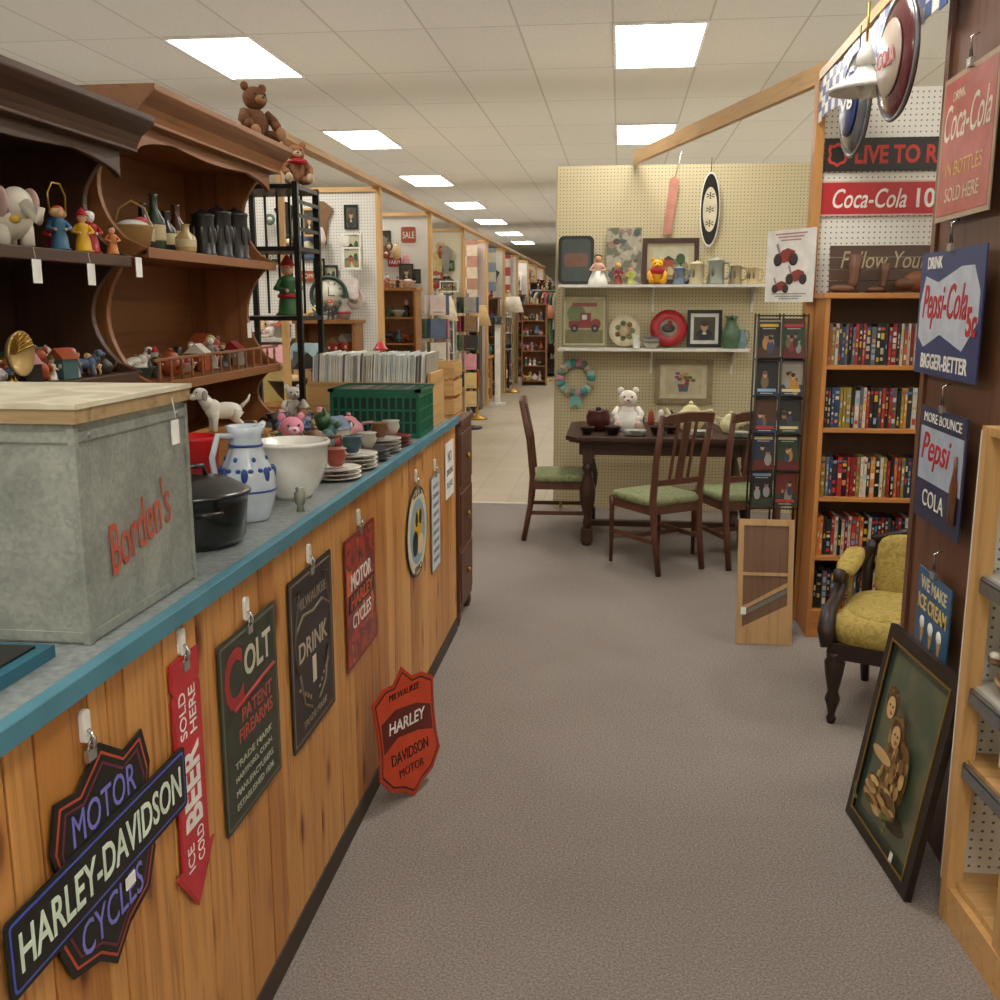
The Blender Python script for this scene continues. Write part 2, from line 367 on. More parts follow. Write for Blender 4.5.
b.text('ICE',-.022,-.14,.0036,.05,.028,white,rot=pi/2); b.text('COLD',.022,-.13,.0036,.07,.028,white,rot=pi/2); b.text('BEER',.0,-.005,.0036,.16,.072,white,rot=pi/2,off=.03)
b.text('SOLD',-.022,.14,.0036,.09,.028,white,rot=pi/2); b.text('HERE',.02,.14,.0036,.09,.028,white,rot=pi/2)
hook(b,0,.275)
b.done('arrow_bar_sign',FL((-.771,1.64,.73)))
b=B()
gd=P('#33382c',.45,var=.3,scale=20); b.prism(rrect(.33,.41,.006),0,.003,gd); b.prism(rrect(.315,.395,.004),.003,.0033,P('#6a705a',.5)); b.prism(rrect(.305,.385,.004),.0033,.0036,gd)
b.text('C',-.095,.11,.0038,.1,.13,P('#a32a2c',.4),off=.03); b.text('OLT',.045,.125,.0038,.16,.065,P('#c9c3ae',.4),off=.02)
b.tube([(-.1,.045,.004),(-.02,.052,.004),(.06,.06,.004),(.14,.065,.004)],.005,P('#a32a2c',.4),4)
b.text('PATENT',.03,.02,.0038,.18,.03,P('#b84a3c',.4)); b.text('FIREARMS',.02,-.02,.0038,.2,.03,P('#b84a3c',.4))
for i,s in enumerate(('TRADE MARK','HARTFORD, CONN.','MANUFACTURERS','ESTABLISHED 1836')): b.text(s,0,-.075-i*.03,.0038,.22,.014,P('#a9ad96',.5))
hook(b,0,.235); b.done('firearms_tin_sign',FL((-.771,1.955,.735)))
b=B()
bk=P('#231c1a',.4,var=.2); b.prism(rrect(.36,.44,.008),0,.003,bk); b.prism(rrect(.335,.415,.006),.003,.0033,P('#8a7a68',.5)); b.prism(rrect(.325,.405,.006),.0033,.0036,bk)
b.text('DRINK',0,.02,.0038,.24,.05,P('#b9ac98',.5),off=.01); b.text('1',0,-.055,.0038,.03,.07,P('#d8cdb8',.5),off=.02); b.text('MILWAUKEE',0,.14,.0038,.24,.028,P('#8f8272',.5))
for q in (-1,1):
    b.tube([(.1*q,-.08,.004),(.12*q,-.03,.004),(.09*q,-.12,.004),(.03*q,-.15,.004)],.004,P('#7c6f60',.5),5); b.tube([(.0,.1,.004),(.08*q,.11,.004),(.14*q,.08,.004)],.004,P('#7c6f60',.5),5)
    b.tube([(.14*q,.17,.004),(.1*q,.18,.004),(.13*q,.12,.004),(.15*q,.05,.004),(.14*q,-.02,.004)],.003,P('#5f5448',.5),5)
    for k in range(5): b.sup((q*(.04+.02*k),-.12+.012*k,.004),(.018,.012,.002),P('#9a8a70',.5),nu=4,nv=8)
b.text('TRADE MARK',0,-.175,.0038,.2,.018,P('#8f8272',.5))
hook(b,0,.25); b.done('brewery_tin_sign',FL((-.771,2.395,.73)))
b=B()
b.prism(rrect(.35,.4,.006),0,.003,dred); b.prism(rrect(.325,.375,.006),.003,.0034,PR(['#1b0f0e','#7d1a1c','#c03a22','#2a1210','#d86a2a'],12))
b.text('MOTOR',0,.06,.0036,.24,.05,white,off=.02); b.box((0,0,.0042),(.3,.055,.002),black); b.text('HARLEY',0,0,.0055,.26,.04,orange,off=.02); b.text('CYCLES',0,-.065,.0036,.22,.045,white,off=.01)
hook(b,0,.235); b.done('motorcycle_tin_sign',FL((-.771,2.89,.735)))
b=B()
c=circ(.2,.18); b.prism(c,0,.003,black); b.prism(scl(c,.94),.003,.0034,cream); b.prism(scl(c,.72),.0034,.0036,P('#8aa8b8',.4))
b.prism(off2(circ(.08,.07,20),.01,.02),.0036,.004,yellow); b.prism(off2(circ(.05,.05,20),-.05,-.04),.004,.0044,black); b.prism(off2(circ(.06,.04,20),.05,-.06),.004,.0043,P('#d8c8a0',.4)); b.prism(off2(circ(.025,.03,12),-.02,.05),.0042,.0046,black); b.prism(off2(circ(.025,.03,12),.05,.05),.0042,.0046,black)
b.text('GAS & OIL',0,.15,.0038,.16,.025,black); b.text('SERVICE',0,-.148,.0038,.14,.025,black)
hook(b,0,.22); b.done('round_gasoline_sign',FL((-.771,3.76,.73)))
b=B(); b.prism(rrect(.2,.42,.004),0,.003,grey); b.prism(rrect(.18,.4,.004),.003,.0034,P('#cfd3d6',.5))
for i in range(9): b.text('NOTICE' if i==0 else 'STORE RULES',0,.16-i*.04,.0036,.13,.018,P('#5c6a86',.5))
hook(b,0,.25); b.done('rules_tin_sign',FL((-.771,4.16,.68)))
b=B(); b.prism(rrect(.22,.26,.002),0,.002,paper); b.text('NO',0,.06,.0022,.1,.05,black); b.text('SMOKING',0,-.01,.0022,.17,.03,black); b.text('PLEASE',0,-.07,.0022,.15,.03,blue)
b.done('paper_notice',FL((-.774,4.55,.85)))
b=B()
sd=[(-.16,.33),(-.1,.36),(-.05,.36),(0,.4),(.05,.36),(.1,.36),(.16,.33),(.15,.24),(.15,.16),(.16,.1),(.11,.05),(.05,.03),(0,0),(-.05,.03),(-.11,.05),(-.16,.1),(-.15,.16),(-.15,.24)]
sd=[(p[0]*.93,p[1]-.2) for p in sd]
b.prism(sd,0,.004,P('#b03a1d',.4)); b.prism(scl(sd,.93),.004,.0044,black); b.prism(scl(sd,.9),.0044,.0048,P('#c4421f',.35))
b.prism([(p[0],p[1]) for p in [(-.12,.06),(-.05,.085),(.05,.075),(.12,.05),(.12,-.03),(.05,-.01),(-.05,0),(-.12,-.03)]],.0048,.0052,P('#5e1712',.4))
b.text('MILWAUKEE',0,.125,.0054,.15,.02,black,shear=.3); b.text('HARLEY',0,.035,.0056,.18,.035,white,shear=.2,off=.01); b.text('DAVIDSON',0,-.06,.0054,.18,.035,black,off=.01); b.text('MOTOR',0,-.11,.0054,.12,.025,black)
M=FM((-.645,3.02,.0),(.42,.9,0),(-.1,.06,1))@Matrix.Rotation(-.02,4,'Z')@Matrix.Scale(1.1,4)@Matrix.Translation((0,.2,.0))
b.done('shield_tin_sign',M)
# ---------------------------------------------------------------- small thing makers
def pitcher(b,h,r,m1,m2=None):
    b.lathe([(0,0),(r*.7,0),(r*.75,h*.03),(r,h*.3),(r*.95,h*.5),(r*.55,h*.78),(r*.55,h*.9),(r*.68,h),(r*.6,h),(r*.48,h*.9),(0,h*.7)],(0,0,0),m1,20)
    b.tube([(r*.5,0,h*.9),(r*1.1,0,h*.92),(r*1.35,0,h*.7),(r*1.25,0,h*.45),(r*.9,0,h*.35)],r*.11,m1)
    b.tube([(-r*.5,0,h*.93),(-r*.8,0,h*1.02)],[r*.25,r*.08],m1)
    if m2:
        b.tube([(r*1.0*math.cos(a),r*1.0*math.sin(a),h*.33) for a in [i*pi/10 for i in range(20)]],r*.04,m2,6,True)
        b.tube([(r*.57*math.cos(a),r*.57*math.sin(a),h*.8) for a in [i*pi/10 for i in range(20)]],r*.05,m2,6,True)
        for k in range(7):
            a=k*2*pi/7; b.sup((r*.9*math.cos(a),r*.9*math.sin(a),h*.5),(r*.25,r*.25,h*.16),m2)
            for e in (-1,1): b.sup((r*.86*math.cos(a+e*.25),r*.86*math.sin(a+e*.25),h*.55),(r*.2,r*.2,h*.05),m2,nu=5,nv=8)
            b.sup((r*.7*math.cos(a+.45),r*.7*math.sin(a+.45),h*.66),(r*.16,r*.16,h*.06),m2)
def figurine(b,c,h,cols,hat=None,rot=-.9):
    x,y,z=c; r=h*.2; cr,sr=math.cos(rot),math.sin(rot)
    b.lathe([(0,0),(r*1.15,0),(r*1.15,h*.03),(r*.95,h*.05),(r*.85,h*.25),(r*.6,h*.42),(r*.78,h*.56),(r*.7,h*.64),(r*.3,h*.68),(0,h*.69)],(x,y,z),cols[0],10)
    b.sup((x,y,z+h*.79),(r*1.15,r*1.15,h*.25),cols[1],nu=6,nv=10); b.sup((x+r*.58*cr,y+r*.58*sr,z+h*.78),(r*.22,r*.22,h*.05),cols[1],nu=4,nv=6)
    for q in (-1,1):
        a=rot+q*pi/2*.95
        hx,hy=x+r*1.0*cr+r*.5*math.cos(a),y+r*1.0*sr+r*.5*math.sin(a)
        b.tube([(x+r*.6*math.cos(a),y+r*.6*math.sin(a),z+h*.6),(x+r*1.15*math.cos(a),y+r*1.15*math.sin(a),z+h*.46),(hx,hy,z+h*.42)],[r*.28,r*.25,r*.2],cols[0],6)
        b.sup((hx,hy,z+h*.42),(r*.4,r*.4,h*.07),cols[1],nu=4,nv=6)
        b.sup((x+r*.5*math.cos(rot+q*.4),y+r*.5*math.sin(rot+q*.4),z+h*.81),(r*.16,r*.16,h*.03),black,nu=4,nv=6)
        b.sup((x+r*.7*cr+q*r*.4*sr,y+r*.7*sr-q*r*.4*cr,z+h*.025),(r*.6,r*.6,h*.05),cols[2],nu=4,nv=6)
    if hat: b.lathe([(0,0),(r*.85,0),(r*.62,h*.03),(r*.4,h*.1),(r*.1,h*.18),(0,h*.19)],(x,y,z+h*.84),hat,10)
    else: b.sup((x-r*.18*cr,y-r*.18*sr,z+h*.84),(r*1.3,r*1.3,h*.2),cols[2],nu=5,nv=10)
def plush(b,h,m,m2=None,sit=True):
    m2=m2 or m
    b.sup((0,0,h*.3),(h*.48,h*.42,h*.55),m); b.sup((0,-h*.03,h*.72),(h*.42,h*.38,h*.38),m)
    b.sup((0,-h*.21,h*.68),(h*.2,h*.18,h*.15),m2); b.sup((0,-h*.3,h*.7),(h*.06,h*.04,h*.04),black)
    for q in (-1,1):
        b.sup((q*h*.17,0,h*.9),(h*.15,h*.08,h*.15),m); b.sup((q*h*.09,-h*.2,h*.77),(h*.045,h*.03,h*.045),black)
        b.tube([(q*h*.2,-h*.02,h*.48),(q*h*.3,-h*.12,h*.36),(q*h*.26,-h*.24,h*.28)],[h*.09,h*.085,h*.08],m)
        b.sup((q*h*.26,-h*.25,h*.27),(h*.17,h*.17,h*.17),m)
        b.tube([(q*h*.14,-h*.05,h*.12),(q*h*.22,-h*.25,h*.1),(q*h*.24,-h*.4,h*.11)],[h*.11,h*.1,h*.09],m)
        b.sup((q*h*.24,-h*.42,h*.13),(h*.18,h*.12,h*.22),m2)
def dogfig(b,L,m,spot=None):
    b.sup((0,0,L*.36),(L*.6,L*.27,L*.3),m,nu=8,nv=12); b.sup((-L*.22,0,L*.4),(L*.3,L*.3,L*.34),m,nu=8,nv=12)
    b.tube([(-L*.28,0,L*.45),(-L*.38,0,L*.6)],[L*.12,L*.1],m); b.sup((-L*.42,0,L*.66),(L*.26,L*.22,L*.22),m,nu=8,nv=12); b.sup((-L*.54,0,L*.62),(L*.16,L*.13,L*.12),m,nu=6,nv=8); b.sup((-L*.62,0,L*.64),(L*.04,L*.05,L*.04),black,nu=4,nv=6)
    for q in (-1,1):
        b.sup((-L*.38,q*L*.12,L*.64),(L*.1,L*.05,L*.18),spot or m,nu=6,nv=8); b.sup((-L*.5,q*L*.07,L*.7),(L*.03,L*.03,L*.03),black,nu=4,nv=6)
        b.tube([(-L*.22,q*L*.09,L*.35),(-L*.22,q*L*.09,L*.16),(-L*.23,q*L*.09,.0+L*.02)],[L*.08,L*.05,L*.05],m)
        b.tube([(L*.2,q*L*.09,L*.36),(L*.14,q*L*.1,L*.22),(L*.24,q*L*.1,L*.13),(L*.2,q*L*.1,L*.02)],[L*.1,L*.07,L*.045,L*.05],m)
    b.tube([(L*.28,0,L*.42),(L*.4,0,L*.52),(L*.44,0,L*.62)],[L*.04,L*.03,L*.015],m)
cl=['#8c1f24','#d9d3c4','#20170f','#c9a878','#365a38','#a04a26','#d8c7c0','#5b6d8a','#c88a90','#3a2d28','#7a5a3a','#c8b070','#4a6a68','#2a2420','#8a8478']
def teapot(b,r,m):
    b.lathe([(0,0),(r*.6,0),(r*.65,r*.06),(r,r*.6),(r*.9,r*1.1),(r*.5,r*1.45),(r*.5,r*1.52),(r*.2,r*1.7),(0,r*1.7)],(0,0,0),m,18); b.sup((0,0,r*1.8),(r*.3,r*.3,r*.3),m)
    b.tube([(-r*.85,0,r*.6),(-r*1.4,0,r*.9),(-r*1.7,0,r*1.45)],[r*.25,r*.15,r*.1],m); b.tube([(r*.8,0,r*1.2),(r*1.5,0,r*1.3),(r*1.6,0,r*.8),(r*.9,0,r*.5)],r*.1,m)
XYm=Matrix(((1,0,0,0),(0,0,-1,0),(0,1,0,0),(0,0,0,1)))
XY=XYm
def knick(b,x,y,z,h):
    T0=b.T.copy(); k=R.randint(0,8); q=P(R.choice(cl),.4); q2=P(R.choice(cl),.4)
    b.T=T0@TR(x,y,z,R.uniform(-2.5,.5))
    if k<=2: figurine(b,(0,0,0),h,[q,R.choice((skin,white,skin)),q2],hat=R.choice((None,None,red,q2)),rot=0)
    elif k==3: dogfig(b,h*1.2,q,q2)
    elif k==4: teapot(b,h*.38,q)
    elif k==5: b.lathe([(0,0),(h*.2,0),(h*.32,h*.3),(h*.3,h*.5),(h*.12,h*.75),(h*.2,h),(h*.14,h),(0,h*.7)],(0,0,0),q,14); b.lathe([(h*.325,h*.28),(h*.33,h*.33),(h*.315,h*.4)],(0,0,0),q2,14)
    elif k==6:
        s=h*.3; b.box((0,0,s),(s*2.2,s*1.8,s*2),q); b.prism([(-s*1.3,0),(s*1.3,0),(0,s*1.1)],-s,s,q2,Matrix.Translation((0,0,2*s))@XYm); b.box((0,-s*.91,s*.5),(s*.5,s*.06,s),dkbrown)
        for e in (-1,1): b.box((e*s*.7,-s*.91,s*1.3),(s*.4,s*.05,s*.4),cream)
    elif k==7: b.lathe([(0,0),(h*.2,0),(h*.42,h*.35),(h*.45,h*.38),(h*.38,h*.36),(0,h*.08)],(0,0,0),q,16); b.sup((0,0,h*.38),(h*.5,h*.5,h*.2),q2,nu=5,nv=8)
    else: plush(b,h,q,q2)
    b.T=T0
def plate(b,c,r,m,m2,z=0):
    b.lathe([(0,0),(r*.5,0),(r*.6,r*.03),(r,r*.12),(r,r*.14),(r*.6,r*.06),(0,r*.04)],c,m,24); b.lathe([(0,0),(r*.55,0),(0,.0012)],(c[0],c[1],c[2]+r*.055),m2,20)
# ---------------------------------------------------------------- items on counter
b=B(); g=galv()
b.bb(-.27,.27,-.2,.2,0,.355,g)
for z in (.012,.335): b.bb(-.273,.273,-.203,.203,z-.008,z+.008,g)
for q in (-1,1):
    b.bb(.262,.274,q*.2-.006,q*.2+.006,0,.35,g); b.sup((.271,q*.16,.335),(.01,.012,.012),steel)
lm=PR(['#8f7c5c','#cfc7ae','#dcd5bf','#c3baa0'],6,.7)
b.bb(-.28,.28,-.21,.21,.357,.38,W('#a98f68','#6a5234','X')); b.bb(-.283,.283,-.213,.213,.38,.388,lm)
b.text("Borden's",-.01,.16,.2,.24,.09,P('#b5543f',.6),rot=.22,shear=.35,off=.0,M=FM((.2735,0,0),(0,1,0),(0,0,1))@Matrix.Translation((0,0,-.2)))
b.tube([(.284,.12,.37),(.29,.12,.33)],.001,white,4); b.box((.287,.12,.305),(.002,.03,.045),paper)
b.done('galvanized_milk_box',TR(-1.105,1.65,CT),bevel=.003)
b=B(); b.bb(-.28,.24,-.13,.13,0,.02,teal); b.bb(-.26,.22,-.11,.11,.02,.024,black); b.bb(-.2,.0,-.06,.06,.024,.034,P('#2a3440',.4)); b.done('dark_recess_board',TR(-1.1,1.26,CT))  # flat teal-edged board, its black top paints the dark of a counter recess
b=B(); ek=P('#131313',.3,coat=.3,var=.2)
b.lathe([(.0,0),(.095,0),(.112,.02),(.12,.1),(.122,.115),(.128,.118),(.128,.123),(.12,.128),(.08,.15),(.03,.158),(0,.16)],(0,0,0),ek,32)
b.tube([(-.03,0,.157),(-.025,0,.178),(.025,0,.178),(.03,0,.157)],.006,ek)
for q in (-1,1): b.tube([(-.035,q*.118,.09),(-.03,q*.148,.092),(.03,q*.148,.092),(.035,q*.118,.09)],.006,ek)
b.done('enamel_roasting_pot',TR(-.955,2.14,CT,.6))
b=B(); pitcher(b,.24,.072,P('#c4ced8',.2,coat=.4),blue); b.done('blue_white_pitcher',TR(-.93,2.41,CT,-2.2))
b=B(); b.lathe([(0,0),(.05,0),(.055,.012),(.075,.04),(.098,.1),(.1,.15),(.107,.153),(.107,.163),(.098,.163),(.09,.1),(.06,.04),(0,.03)],(0,0,0),P('#e9e6dd',.2,coat=.3),32); b.done('white_mixing_bowl',TR(-.91,2.71,CT))
b=B(); b.lathe([(0,0),(.016,0),(.012,.02),(.02,.035),(.023,.07),(.012,.08),(.018,.09),(0,.092)],(0,0,0),P('#9a9a8a',.15,.4),12); b.done('glass_salt_shaker',TR(-.83,2.52,CT,0,.7))
b=B(); b.lathe([(0,0),(.055,0),(.07,.16),(.073,.17),(.066,.17),(.05,.02),(0,.02)],(0,0,0),P('#c4161c',.4),20); b.done('red_plastic_bucket',TR(-1.2,2.72,CT))
b=B(); b.bb(-.1,.1,-.1,.1,0,.12,oakY); b.bb(-.11,.11,-.11,.11,.12,.13,oakY)
for i in range(2): b.sup((.102,-.05+.1*i,.06),(.012,.02,.02),brass)
b.done('wooden_riser_box',TR(-1.27,3.14,CT))
b=B(); dogfig(b,.19,P('#d6d2c6',.7),P('#9d948a',.7)); b.done('ceramic_dog_figurine',TR(-1.27,3.13,CT+.131,.7))
b=B(); plush(b,.19,pink,P('#e6c3cd',.7)); b.done('pink_plush_toy',TR(-1.08,3.22,CT,.5))
b=B(); b.sup((0,0,.1),(.13,.1,.2),P('#6d4a30',.6)); b.lathe([(.05,0),(.06,.01),(.03,.04),(.02,.1),(.025,.12)],(0,0,.18),P('#54352a',.6)); b.sup((0,0,.3),(.06,.06,.06),dkbrown); b.done('wooden_decanter',TR(-1.3,2.42,CT))
b=B()
for i in range(26): knick(b,-1.3+(i%3)*.12,3.4+(i//3)*.066,CT,R.uniform(.1,.19))
b.done('ceramic_figurine_collection')
for i,(x,y2,rr,c1,c2,n) in enumerate([(-.875,3.02,.08,'#d9d4c6','#a04a3a',3),(-.875,3.22,.085,'#c4c0b4','#39545e',4),(-.875,3.42,.08,'#3a3a40','#c9c4b4',3),(-.875,3.61,.08,'#a6a298','#7c5a3a',4),(-.875,3.8,.08,'#7a2a28','#d6d2c8',3)]):
    b=B()
    for k in range(n): plate(b,(0,0,k*.014),rr,P(c1,.3),PR([c2,c1,'#6d2f2a'],40))
    b.lathe([(0,0),(.02,0),(.035,.03),(.03,.05),(.036,.055),(.0,.04)],(0,0,n*.014),P(c2,.3),14)
    b.done('ceramic_plate_stack',TR(x,y2,CT))
b=B(); figurine(b,(0,0,0),.13,[red,skin,white],hat=red); b.done('santa_figurine',TR(-1.0,3.03,CT,0))
b=B(); figurine(b,(0,0,0),.12,[P('#d8d0c0',.5),skin,P('#6d4a30',.5)]); b.done('porcelain_figurine',TR(-1.06,2.9,CT,0))
gc=P('#1a6a4c',.45); gi=P('#0d3327',.6)
b=B()
W2,D2,H2=.36,.3,.2
for q in (-1,1):
    b.bb(-W2/2,W2/2,q*D2/2-.006,q*D2/2+.006,0,.02,gc); b.bb(-W2/2,W2/2,q*D2/2-.006,q*D2/2+.006,H2-.035,H2,gc); b.bb(-W2/2,W2/2,q*D2/2-.002,q*D2/2+.002,.02,H2-.035,gi)
    b.bb(q*W2/2-.006,q*W2/2+.006,-D2/2,D2/2,0,.02,gc); b.bb(q*W2/2-.006,q*W2/2+.006,-D2/2,D2/2,H2-.035,H2,gc); b.bb(q*W2/2-.002,q*W2/2+.002,-D2/2,D2/2,.02,H2-.035,gi)
    for i in range(13): b.bb(-W2/2+i*W2/12-.004,-W2/2+i*W2/12+.004,q*D2/2-.007,q*D2/2+.007,0,H2,gc)
    for i in range(11): b.bb(q*W2/2-.007,q*W2/2+.007,-D2/2+i*D2/10-.004,-D2/2+i*D2/10+.004,0,H2,gc)
    for z in (.06,.11): b.bb(-W2/2,W2/2,q*D2/2-.006,q*D2/2+.006,z,z+.008,gc); b.bb(q*W2/2-.006,q*W2/2+.006,-D2/2,D2/2,z,z+.008,gc)
for q in (-1,1):
    b.bb(-W2/2-.012,W2/2+.012,q*D2/2-.012,q*D2/2+.012,H2-.012,H2,gc); b.bb(q*W2/2-.012,q*W2/2+.012,-D2/2-.012,D2/2+.012,H2-.012,H2,gc)
b.bb(-W2/2,W2/2,-D2/2,D2/2,0,.01,gi)
x=-.16
while x<.16: w=R.uniform(.006,.012); b.box((x,0,.105),(w*.8,.26,.18),P(R.choice(['#1a1a1a','#3a4a44','#8a8478','#5a2a28','#20304a']),.4),ry=.05); x+=w
b.done('plastic_milk_crate',TR(-.99,4.16,CT))
b=B()
b.bb(-.28,.28,-.17,-.155,0,.2,pineX); b.bb(-.28,.28,.155,.17,0,.2,pineX); b.bb(-.28,-.265,-.155,.155,0,.24,pineY); b.bb(.265,.28,-.155,.155,0,.24,pineY); b.bb(-.265,.265,-.155,.155,0,.01,pineX)
x=-.26; lc=['#e6e3da','#cfd3d0','#b9c0c2','#dcd8cc','#d4d6d4','#e8e8e4','#c8c4b4','#5a5a5a','#efece2','#c0c8cc','#a09a90']
while x<.255:
    w=R.uniform(.006,.011); b.box((x,0,.165+R.uniform(-.006,.008)),(w*.75,.3,.31),P(R.choice(lc),.35),ry=.06); x+=w
b.done('vinyl_record_crate',TR(-1.1,4.52,CT))
b=B(); dm=W('#5a3320','#3b2012'); b.bb(-.5,0,0,.42,.08,1.02,dm); b.bb(-.51,.012,-.0,.43,1.02,1.05,dm)
for z0 in (.12,.42,.72): b.bb(.0,.008,.03,.39,z0,z0+.26,dm); b.sup((.018,.21,z0+.13),(.02,.03,.03),brass)
for q in ((-.47,.03),(-.03,.03),(-.47,.39),(-.03,.39)): b.lathe([(.02,0),(.03,.04),(.025,.08)],(q[0],q[1],0),dm,10)
b.done('wooden_dresser',TR(-.765,4.77,0),bevel=.003)
b=B(); b.bb(-.17,.17,-.13,.13,0,.012,pine)
for q in (-1,1):
    for k in range(3): b.bb(-.17,.17,q*.125-.005,q*.125+.005,.02+k*.09,.09+k*.09,pineX); b.bb(q*.165-.005,q*.165+.005,-.12,.12,.02+k*.09,.09+k*.09,pineY)
    for p in (-1,1): b.bb(q*.15-.012,q*.15+.012,p*.11-.008,p*.11+.008,0,.28,pine)
b.done('wooden_slat_crate',TR(-.97,4.99,1.05))
# ---------------------------------------------------------------- hutches
HX=-.06
def hutch(y0,y1,ztop,shelves,cw,cd,rail=False):
    m=W(cw,cd); mY=W(cw,cd,'Y'); xf=-1.45+HX; xb=-1.86+HX
    b=B()
    b.bb(xb,xf-.005,y0+.02,y1-.02,0,1.06,m); b.bb(xb,xf,y0+.01,y1-.01,1.06,1.085,mY)
    n=3
    for i in range(n):
        a=y0+.05+i*(y1-y0-.1)/n; b.bb(xf-.005,xf+.005,a+.01,a+(y1-y0-.1)/n-.01,.1,1.0,m)
    zs=[1.085]+shelves+[ztop-.1]
    prof=[]
    for i in range(len(zs)-1):
        z0,z1=zs[i],zs[i+1]
        for k in range(13):
            t=k/12; dep=.13*math.sin(pi*t)**.7 if i else .1*math.sin(pi*t)
            prof.append((xf-.02-dep+(.02 if k in(0,12) else 0),z0+(z1-z0)*t))
    ol=[(xb,1.085)]+prof+[(xf,ztop-.1),(xb,ztop-.1)]
    dd=[ol[0]]
    for p in ol[1:]:
        if (abs(p[0]-dd[-1][0])+abs(p[1]-dd[-1][1]))>1e-4: dd.append(p)
    for yy in (y0+.01,y1-.035): b.prism(dd,-(yy+.025),-yy,m,XY)
    b.bb(xb-.012,xb,y0+.01,y1-.01,1.06,ztop-.1,mY)
    for z in shelves:
        b.bb(xb,xf-.012,y0+.035,y1-.035,z-.022,z,mY); b.bb(xf-.03,xf-.004,y0+.035,y1-.035,z-.03,z+.004,mY)
    fr=[]; zt=ztop-.1; zb=zt-.1; L=y1-y0-.07
    for k in range(41):
        t=k/40; e=min(t,1-t)
        fr.append((t*L-L/2, zb+.06*min(1,(e/.22))**.6+.012*math.cos(2*pi*t*1.0)))
    b.prism(fr+[(L/2,zt),(-L/2,zt)],-.02,0,mY,FM((xf-.02,(y0+y1)/2,0),(0,1,0),(0,0,1)))
    cr=[(xb,ztop-.1),(xf+.01,ztop-.1),(xf+.018,ztop-.08),(xf+.03,ztop-.06),(xf+.06,ztop-.035),(xf+.075,ztop-.02),(xf+.075,ztop),(xb,ztop)]
    b.prism(cr,-(y1+.02),-(y0-.02),mY,XY)
    b.bb(xb,xf+.02,y0-.005,y1+.005,ztop-.108,ztop-.098,mY)
    if rail:
        b.bb(xf-.02,xf-.01,y0+.04,y1-.04,shelves[0]+.075,shelves[0]+.085,mY)
        for k in range(14):
            yy=y0+.08+k*(y1-y0-.16)/13; b.lathe([(.004,0),(.007,.02),(.004,.04),(.007,.055),(.004,.075)],(xf-.015,yy,shelves[0]),m,6)
    return b
hutch(1.78,3.08,2.17,[1.39,1.745],'#4a2f20','#2c1a11').done('display_hutch',bevel=.003)
hutch(3.13,4.43,2.27,[1.34,1.78],'#8c5a32','#643c1c',rail=True).done('display_hutch',bevel=.003)
def tag(b,x,y,z,L=.05):
    b.tube([(x,y,z),(x+.004,y,z-L)],.0008,white,4); b.box((x+.005,y,z-L-.03),(.002,.04,.06),paper)
b=B(); fm=P('#d9d2c2',.4); b.sup((0,0,.07),(.13,.15,.12),fm); b.sup((0,-.05,.1),(.08,.08,.09),fm); b.tube([(0,-.08,.1),(.01,-.12,.06),(.01,-.13,.09)],[.02,.014,.01],fm)
for q in (-1,1):
    b.sup((q*.045,-.045,.105),(.02,.07,.08),P('#c7a7a0',.5))
    for p in (-1,1): b.tube([(q*.035,p*.035,.05),(q*.035,p*.035,0)],.018,fm)
for k in range(30):
    a=k*2.4; e=.3+.05*k; b.sup((.06*math.cos(a)*math.sin(e),.07*math.sin(a)*math.sin(e),.07+.056*math.cos(e)),(.03,.03,.024),P(['#8a5a9a','#3d6b4a','#b8605a','#d8b04a','#5a7ab0'][k%5],.5),nu=5,nv=8)
b.done('ceramic_elephant_figurine',TR(-1.58,2.5,1.751,1.2))
b=B(); figurine(b,(0,0,0),.13,[P('#3b6b8a',.5),skin,orange]); figurine(b,(.02,.09,0),.12,[yellow,skin,red],hat=red); figurine(b,(.0,.17,0),.13,[red,white,white]); figurine(b,(.03,.24,0),.09,[P('#c87a3a',.5),skin,black]); figurine(b,(-.05,.05,0),.1,[red,skin,blue])
b.tube([(0,-.04,.1),(.0,-.045,.15),(0,-.02,.18),(0,.02,.18),(0,.045,.15),(0,.04,.1)],.003,brass); b.sup((0,0,.1),(.02,.09,.03),P('#a8824a',.6)); b.done('clown_figurine_set',TR(-1.56,2.72,1.751))
b=B(); tag(b,-1.49,2.47,1.745,.03); tag(b,-1.49,2.74,1.745,.03); tag(b,-1.49,3.03,1.745,.0); b.done('price_tag')
b=B(); b.lathe([(0,0),(.025,0),(.01,.02),(.008,.03),(0,.03)],(0,0,0),brass,14)
b.lathe([(0,0),(.03,.006),(.05,.018),(.06,.034),(.056,.036),(.03,.014),(0,.008)],(0,0,.085),P('#c9ac72',.3,.6),20,Matrix.Rotation(pi/2,4,'Y'))
for k in range(9):
    a=-1.2+k*.3; b.tube([(.012,0,.085),(.02,.03*math.sin(a),.085+.03*math.cos(a)),(.036,.057*math.sin(a),.085+.057*math.cos(a))],.0035,brass,5)
b.done('brass_shell_dish',TR(-1.575,2.46,1.391))
b=B()
for i in range(24): knick(b,-1.76+(i%3)*.085,2.56+(i//3)*.058,1.391,R.uniform(.06,.1))
b.done('trinket_collection')
b=B()
for i in range(4): b.lathe([(0,0),(.03,0),(.035,.05),(.03,.1),(.012,.15),(.012,.19),(0,.19)],(-1.75,1.95+i*.11,1.391),P(R.choice(['#2b2018','#54402c','#7b6a4c']),.3),12)
b.done('bottle_collection')
b=B()
